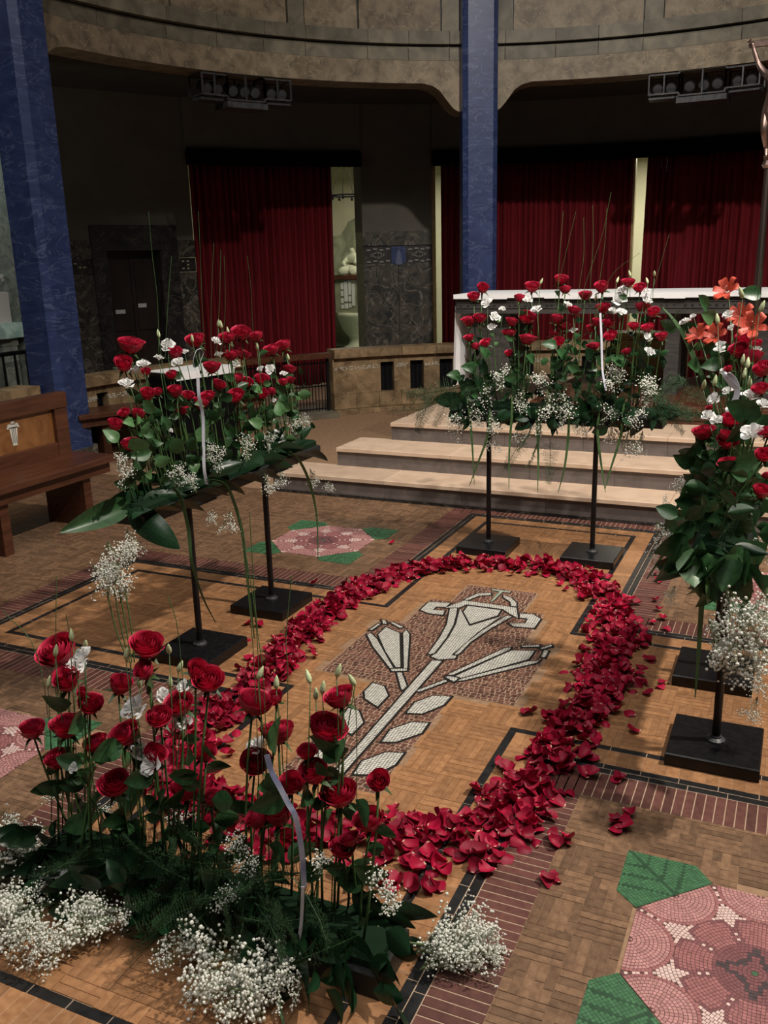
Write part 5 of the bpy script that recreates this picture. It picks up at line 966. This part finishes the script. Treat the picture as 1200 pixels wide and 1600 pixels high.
ob('broad_leaf', NARROW, r_, aim((-1.03, -.70, .80), (-.05, -1, -.05), .34, .35, True)); broad((-1.03, .60, .82), (-.1, 1, .1), .16, r_); broad((-1.0, -.76, .79), (.5, .3, -.5), .24, r_)
def sprays(lst, root, cx=None):
    for q in lst:
        p, s, d = q[0], q[1], q[2]; dense = len(q) > 3 and q[3]
        ax = Vector((random.gauss(0, .35), random.gauss(0, .35), 1 if d == 'u' else -.8)).normalized(); s *= 1.25
        if d == 'f': ax = Vector((random.gauss(0, .5), random.gauss(-.6, .4), .25)).normalized()
        if d == 's': ax = Vector((-.7, random.gauss(-.2, .3), .3)).normalized()
        spray(Vector(p)-ax*s*.6, ax, s, root, dense)
for k in range(90): ob('leaf', random.choice(LEAVES+LEAVES+LLEAVES), r_, aim((-1.03+random.uniform(-.08, .12), random.uniform(-.72, .66), random.uniform(.86, 1.16)), (random.gauss(.2, .6), random.gauss(-.1, .6), random.uniform(-.3, .6)), random.uniform(.04, .068), random.uniform(-.5, .5), True))
sprays(LG, r_)
for l in LBLADES: blade(l, .017, r_)
for l in LTHIN: thin_stem(l, r_, .0009)
ribbon(smooth_path(LRIB), .013, 'ribbon', r_); ribbon(smooth_path(LLOOP), .009, 'ribbon', r_, 'ribbon_loop', Vector((.6, -.8, 0)))
# ------------------------------------------------------------------ arrangement before the altar
a = dict(axis='x', z=.90, c=(.06, 1.57), lo=-.44, hi=.66, w=.05)
a['root'] = r_ = empty('flower_arrangement', (.06, 1.57, .80), 'long arrangement of red roses and white flowers on two stands before the altar', 'flower arrangement', GR)
tray(a, -.48, .70, 1.48, 1.66, .801, .89)
for x, y, z, r in BR: add_rose(a, x, y, z, r*1.1, (.1, -.8, 0), random.randint(3, 5), .05, DARK+LEAVES)
for x, y, z, r in BW: add_white(a, x, y, z, r, (.1, -.8, 0))
for x, y, z, r in BB: add_bud(a, x, y, z)
for p, s in BLEAF: ob('leaf', random.choice(DARK+LEAVES), r_, aim(p, (random.gauss(0, .6), random.gauss(-.4, .4), random.uniform(-.1, .7)), s, random.uniform(-.5, .5), True))
for p in BFERN: fern(p, (random.gauss((p[0]-.06)*1.2, .3), random.gauss(-.5, .3), random.uniform(-.7, .1)), random.uniform(.18, .28), r_)
for k in range(18):
    x = -.46+1.12*k/17; broad((x, 1.57+random.uniform(-.08, .06), .89), (random.uniform(-1, 1), random.uniform(-.7, .1), random.uniform(-.3, .4)), random.uniform(.15, .22), r_)
    fern((x, 1.53, .91), (random.uniform(-.8, .8), random.uniform(-.6, .2), random.uniform(-.1, .9)), random.uniform(.14, .2), r_)
fern((-.44, 1.52, .98), (-1, -.2, -.15), .36, r_); fern((-.62, 1.50, .93), (-.5, -.1, -1), .26, r_); fern((-.50, 1.50, .95), (-.4, -.1, -1), .24, r_); fern((.05, 1.46, .86), (.05, -.1, -1), .30, r_); fern((.10, 1.46, .72), (.1, 0, -1), .25, r_)
for k in range(5): fern((.64, 1.53, .92), (random.uniform(.4, 1), random.uniform(-.5, .1), random.uniform(-.5, .7)), random.uniform(.22, .3), r_)
for k in range(120): ob('leaf', random.choice(DARK+DARK+LEAVES), r_, aim((random.uniform(-.46, .68), 1.57+random.uniform(-.13, .08), random.choice((random.uniform(.84, 1.02), random.uniform(.9, 1.22)))), (random.gauss(0, .6), random.gauss(-.3, .5), random.uniform(-.5, .6)), random.uniform(.045, .075), random.uniform(-.5, .5), True))
for k in range(80): ob('leaf', random.choice(DARK), r_, aim((random.uniform(-.50, .70), random.uniform(1.45, 1.50), random.uniform(.80, .93)), (random.gauss(0, .7), -.4, random.uniform(-.8, .3)), random.uniform(.06, .10), random.uniform(-.5, .5), True))
sprays(BG, r_)
for l in BBLADES: blade(l, .016, r_)
for l in BTHIN: thin_stem(l, r_, .0010)
ribbon(smooth_path(BRIB), .011, 'ribbon', r_)
# ------------------------------------------------------------------ arrangement at the right
a = dict(axis='y', z=.80, c=(1.15, -.02), lo=-.62, hi=.60, w=.05)
a['root'] = r_ = empty('flower_arrangement', (1.15, -.05, .72), 'tall arrangement of roses, white flowers and orange lilies on the two right stands', 'flower arrangement', GR)
tray(a, 1.06, 1.24, -.62, .62, .721, .80)
for x, y, z, r in RR: add_rose(a, x, y, z, r*1.06, (-.2, -.7, 0), random.randint(3, 5), .055)
for x, y, z, r in RW: add_white(a, x, y, z, r*1.05, (-.2, -.8, 0))
for x, y, z, r in RB: add_bud(a, x, y, z, .0125)
def lily_mesh():
    vs = []; fs = []
    for k in range(6):
        a0 = k*pi/3; w0 = .34 if k % 2 else .25; b0 = len(vs)
        for j in range(8):
            v = j/7; w = w0*sin(pi*min(1, .12+.86*v))**.8*(1 if j < 7 else .1); r = .10+.95*sin(v*pi/2); z = .55*sin(min(1, v*1.4)*pi/2)-.45*max(0, v-.55)**1.5*2
            for u in (-1, 0, 1): vs.append((r*cos(a0)-u*w*sin(a0), r*sin(a0)+u*w*cos(a0), z+abs(u)*.05))
        for j in range(7):
            for u in (0, 1): b = b0+j*3+u; fs.append((b, b+1, b+4, b+3))
    return mesh('lily', vs, fs, M_['lily_orange'], True)
LM = lily_mesh(); B = MB()
for k in range(6): t = k*pi/3+.4; B.tube([(.03*cos(t), .03*sin(t), .1), (.16*cos(t), .16*sin(t), .62)], .014, 4); B.tube([(.13*cos(t), .13*sin(t), .64), (.19*cos(t), .19*sin(t), .62)], .03, 4)
STA = mesh('stamens', B.v, B.f, M_['bronze'])
def add_lily(x, y, z, r):
    ax = Vector((random.gauss(-.3, .3), -.8+random.gauss(0, .2), random.uniform(.4, .9))).normalized(); M = aim((x, y, z), ax, r*1.25, random.uniform(0, 6)); M.translation = Vector((x, y, z))-ax*r*.5
    o = ob('orange_lily', LM, r_, M, label='orange lily bloom with recurved petals'); ob('stamens', STA, o, M)
    stem_obj(M.translation, foot(a, (x, y, z), .04), .003, o, .03)
for x, y, z, r in RL: add_lily(x, y, z, r)
for x, y, z, r in RA_: add_white(a, x, y, z, r*.9, (-.2, -.8, 0))
for p, s in RLEAF: ob('leaf', random.choice(LEAVES+LLEAVES[:1]), r_, aim(p, (random.gauss(-.2, .6), random.gauss(-.3, .5), random.uniform(-.3, .6)), s, random.uniform(-.5, .5), True))
for p, d in RBROAD: ob('leaf', random.choice(LEAVES), r_, aim(p, d, random.uniform(.11, .15), random.uniform(-.4, .4), True))
for k in range(20):
    y = -.60+1.2*k/19; broad((1.15+random.uniform(-.08, .08), y, .80), (random.uniform(-1, 1), random.uniform(-.8, .3), random.uniform(-.5, .3)), random.uniform(.09, .13), r_)
    fern((1.15, y, .82), (random.uniform(-.8, .8), random.uniform(-.5, .3), random.uniform(0, .9)), random.uniform(.12, .18), r_)
for k in range(90): ob('leaf', random.choice(LEAVES), r_, aim((1.15+random.uniform(-.13, .12), random.uniform(-.66, .6), random.uniform(.74, 1.08)), (random.gauss(-.1, .6), random.gauss(-.3, .6), random.uniform(-.6, .5)), random.uniform(.05, .085), random.uniform(-.5, .5), True))
for x_ in (1.07, 1.11, 1.15, 1.19, 1.23): ob('leaf', random.choice(LLEAVES+LEAVES), r_, aim((x_, -.63, random.uniform(.80, .86)), (random.gauss(0, .3), -.65, -.75), random.uniform(.11, .14), random.uniform(-.3, .3), True))
for k in range(26): ob('leaf', random.choice(LEAVES+DARK), r_, aim((1.055+random.uniform(-.02, .02), -.62+1.2*k/25, random.uniform(.74, .84)), (-.7, random.uniform(-.8, .5), random.uniform(-.8, .2)), random.uniform(.08, .12), random.uniform(-.5, .5), True))
for k in range(16): ob('leaf', random.choice(LEAVES+LLEAVES), r_, aim((random.uniform(1.05, 1.25), -.645, random.uniform(.77, .83)), (random.gauss(0, .35), -.3, -.8), random.uniform(.09, .12), random.uniform(-3, 3), True))
sprays(RG, r_)
for l in RBLADES: blade(l, .022, r_)
for l in RTHIN: thin_stem(l, r_, .0016)
ribbon(smooth_path(RLOOP), .02, 'ribbon', r_, 'ribbon_loop', Vector((.9, -.3, 0)))
# ------------------------------------------------------------------ front arrangement on the floor
a = dict(axis='x', z=.10, c=(.0, -1.75), lo=-.52, hi=.54, w=.06)
a['root'] = r_ = empty('flower_arrangement', (0, -1.75, 0), 'low wide arrangement of red roses standing on the floor in front', 'flower arrangement', GR)
tray(a, -.54, .56, -1.84, -1.66, .001, .10)
for x, y, z, r in FR: add_rose(a, x, y, z, r*1.12, (.1, -.75, 0), random.randint(1, 3), .06)
for x, y, z, r in FW: add_white(a, x, y, z, r, (.1, -.8, 0))
for x, y, z, r in FB: add_bud(a, x, y, z, .011)
for p, s in FLEAF: ob('leaf', random.choice(LEAVES), r_, aim(p, (random.gauss(0, .6), random.gauss(-.3, .4), random.uniform(-.2, .6)), s*1.3, random.uniform(-.5, .5), True))
for p in FFERN:
    for k in range(2): fern(Vector(p)+Vector((0, .03, .03)), (random.gauss(0, .6), random.gauss(-.6, .3), random.uniform(-.25, .35)), random.uniform(.16, .24), r_)
for k in range(30):
    x = -.52+1.06*k/29; fy = random.choice((-1, -1, -1, 1)); broad((x, -1.75+fy*.05, .10), (random.uniform(-.7, .7), fy*random.uniform(.4, 1), random.uniform(-.15, .3)), random.uniform(.10, .15), r_)
for p, d, s in (((.36, -1.83, .13), (.9, -.35, -.25), .20), ((.42, -1.80, .12), (1, .1, -.3), .17), ((.30, -1.86, .09), (.9, -.25, -.1), .20), ((.45, -1.74, .14), (.8, .5, -.2), .15), ((.25, -1.84, .14), (.7, -.5, -.25), .16), ((.42, -1.85, .07), (.75, -.2, -.05), .16), ((.50, -1.70, .11), (.5, .8, -.1), .13),
                ((-.45, -1.72, .12), (-.8, .5, -.1), .14), ((-.4, -1.8, .1), (-.7, -.5, -.2), .14), ((-.2, -1.82, .1), (-.4, -.9, -.3), .13), ((0, -1.84, .1), (-.2, -.9, -.3), .13)): broad(p, d, s, r_, random.uniform(-.3, .3))
def gyp(lst):
    for p, s, d, k in lst:
        s *= 1.4
        ax = {'u': Vector((random.gauss(0, .3), random.gauss(-.2, .3), 1)), 'f': Vector((random.gauss(-.1, .5), -.8, .16)), 's': Vector((-.9, random.gauss(-.2, .3), .25))}[d].normalized()
        spray(Vector(p)-ax*s*.6+Vector((0, 0, .02)), ax, s, r_, k)
for k in range(170):
    t = random.random(); x = -.58+1.18*t; y = -1.75+random.choice((-1, -1, 1))*random.uniform(.02, .16); z = random.uniform(.02, .19) if abs(y+1.75) < .12 else random.uniform(.02, .12)
    ob('leaf', random.choice(DARK), r_, aim((x, y, z), (random.gauss((t-.5)*1.2, .6), random.gauss((y+1.75)*5, .4), random.uniform(-.3, .5)), random.uniform(.055, .095), random.uniform(-.6, .6), True))
for k in range(14): fern((-.5+1.0*k/13, -1.80+random.uniform(-.06, .05), .15), (random.gauss(0, .7), random.gauss(-.8, .3), random.uniform(-.1, .6)), random.uniform(.15, .22), r_)
gyp(FG); gyp([(tuple(Vector(p)+Vector((random.uniform(-.06, .06), random.uniform(-.05, .03), 0))), s, d, 0) for p, s, d, k in FG if d != 'u'])
for p, s in FLOORG: ax = Vector((random.gauss(.7, .2), random.gauss(.35, .35), .25)).normalized(); spray(Vector(p)-ax*s*.7, ax, s*1.1, r_, True)
MB().tube(smooth_path([(.50, -1.72, .10), (.56, -1.70, .06), (.64, -1.66, .04)]), .003, 5).build('grass_stem', M_['gyp_stem'], r_)
for p, s in FTALLG: spray(Vector(p)-Vector((0, 0, s*.8)), (random.gauss(0, .3), random.gauss(0, .3), 1), s*1.25, r_, False)
for l in FTALLS: thin_stem(l, r_, .0018)
for l in FTHIN: thin_stem(l, r_, .0011)
for l in FBLADES: blade(l, .020, r_)
ribbon(smooth_path(FRIB), .013, 'ribbon_blue', r_); ribbon(smooth_path(FRIB2), .008, 'ribbon', r_)
# flowers on the side altar at the far left
r_ = empty('flower_bunch', (-5.95, 3.1, 1.5), 'small bunch of pale flowers on the box shrine at the far left edge', 'flowers')
for k in range(12): p = Vector((-5.95+random.gauss(0, .05), 3.2+random.gauss(0, .10), 1.60+random.gauss(0, .05))); o = ob('white_lisianthus', random.choice(WHITES), r_, aim(p, (random.gauss(0, .5), random.gauss(0, .5), 1), .04)); MB().tube([p, (-5.95, 3.15, 1.5)], .003, 4).build('stem', M_['stem'], o)
for k in range(10): ob('leaf', random.choice(LEAVES), r_, aim((-5.95, 3.18, 1.52), (random.gauss(0, .6), random.gauss(0, .6), .6), .09, 0, True))
# ------------------------------------------------------------------ the ring of petals
def petal_mesh(seed):
    rd = random.Random(seed); vs = []; fs = []; pv = []; U = V = 4; cu, cv = rd.uniform(.3, 1.3), rd.uniform(-.4, 1.0); tw = rd.uniform(-.7, .7)
    for j in range(V+1):
        v = j/V
        for k in range(U+1):
            u = -1+2*k/U; w = .50*(.22+.78*sin(min(1, v*1.25)*pi/2))*(1 if v < .8 else sqrt(max(.05, 1-((v-.8)/.24)**2)))
            vs.append((u*w, v-.5+.05*(1-u*u)*(v > .9), cu*(u*w)**2*1.6+cv*(v-.45)**2+tw*u*w*(v-.5)+.05*sin(5*u+seed)*v*v+.05*sin(4*v+seed*2)*u)); pv.append(v if abs(u) < .6 else v+.12)
    for j in range(V):
        for k in range(U): b = j*(U+1)+k; fs.append((b, b+1, b+U+2, b+U+1))
    return vs, fs, pv
PT = [petal_mesh(k) for k in range(7)]; PM = [mesh('rose_petal', v, f, M_['petal'], True, None, p) for v, f, p in PT]
loop = smooth_path([Vector((x, y, 0)) for x, y in RING]+[Vector((*RING[0], 0))], 10)
seg = [(loop[i+1]-loop[i]).length for i in range(len(loop)-1)]; tot = sum(seg); dens = {}
def halfw(p): return .085+.022*max(0, min(1, (p.x+.2)/.6))+.035*max(0, min(1, (-.7-p.y)/.4))
petals = []
def drop(x, y, pile=True):
    if any(abs(x-c[0]) < .18 and abs(y-c[1]) < .18 for c in STANDS) or noise.noise((x*9, y*9, 1)) < -.22 and pile and random.random() < .75: return
    key = (round(x/.05), round(y/.05)); n = dens.get(key, 0); dens[key] = n+1; s = random.uniform(.040, .054)
    z = .006+min(n, 7)*.0052+random.uniform(0, .004) if pile else .007
    e = Euler((random.gauss(0, .5 if n else .22), random.gauss(0, .5 if n else .22), random.uniform(0, 2*pi))); M = Matrix.Translation((x, y, z+.006*(1 if n else .5))) @ e.to_matrix().to_4x4() @ Matrix.Scale(s, 4)
    if random.random() < .22: M = M @ Matrix.Rotation(pi, 4, 'Y')
    petals.append((view_size(x, y), M))
for k in range(2900):
    t = random.uniform(0, tot); i = 0
    while i < len(seg)-1 and t > seg[i]: t -= seg[i]; i += 1
    p = loop[i]+(loop[i+1]-loop[i])*min(1, t/max(seg[i], 1e-6)); d = (loop[i+1]-loop[i]).normalized(); n = Vector((d.y, -d.x, 0))
    o = random.gauss(0, .55); 
    if abs(o) > 1.5 and random.random() < .8: o = random.uniform(-1, 1)
    q = p+n*o*halfw(p)+d*random.uniform(-.02, .02); drop(q.x, q.y)
STRAY = [tuple(v) for v in STRAYS]
for x, y in STRAY: drop(x, y, False)
petals.sort(key=lambda q: -q[0]); 
for k, (s, M) in enumerate(petals[:300]):
    c = M.translation; pool = min((p-Vector((c.x, c.y, 0))).length for p in loop)
    if pool > .2: l, g = 'stray crimson rose petal lying apart from the ring on the bare floor', 'stray petals outside the ring'
    elif c.x > .35: l, g = 'crimson rose petal heaped at the ring corner nearest the lower right rosette', 'petals heaped at the right front corner of the ring'
    elif c.x < -.35: l, g = 'crimson rose petal in the ring part behind the front roses, left of the mosaic stem', 'petals in the left front part of the ring'
    else: l, g = 'crimson rose petal in the front stretch of the ring, below the mosaic stem', 'petals in the front stretch of the ring'
    o = ob('rose_petal', PM[k % 7], None, M); tag(o, l, 'petal', g)
B = MB(); pv = []
for k, (s, M) in enumerate(petals[300:]):
    v, f, p = PT[k % 7]; B.add([M @ Vector(q) for q in v], f); pv += p
tag(ob('rose_petals', mesh('rose_petals', B.v, B.f, M_['petal'], True, None, pv)), 'crimson rose petals heaped in a wide ring around the lily mosaic', 'petals', None, 'stuff')
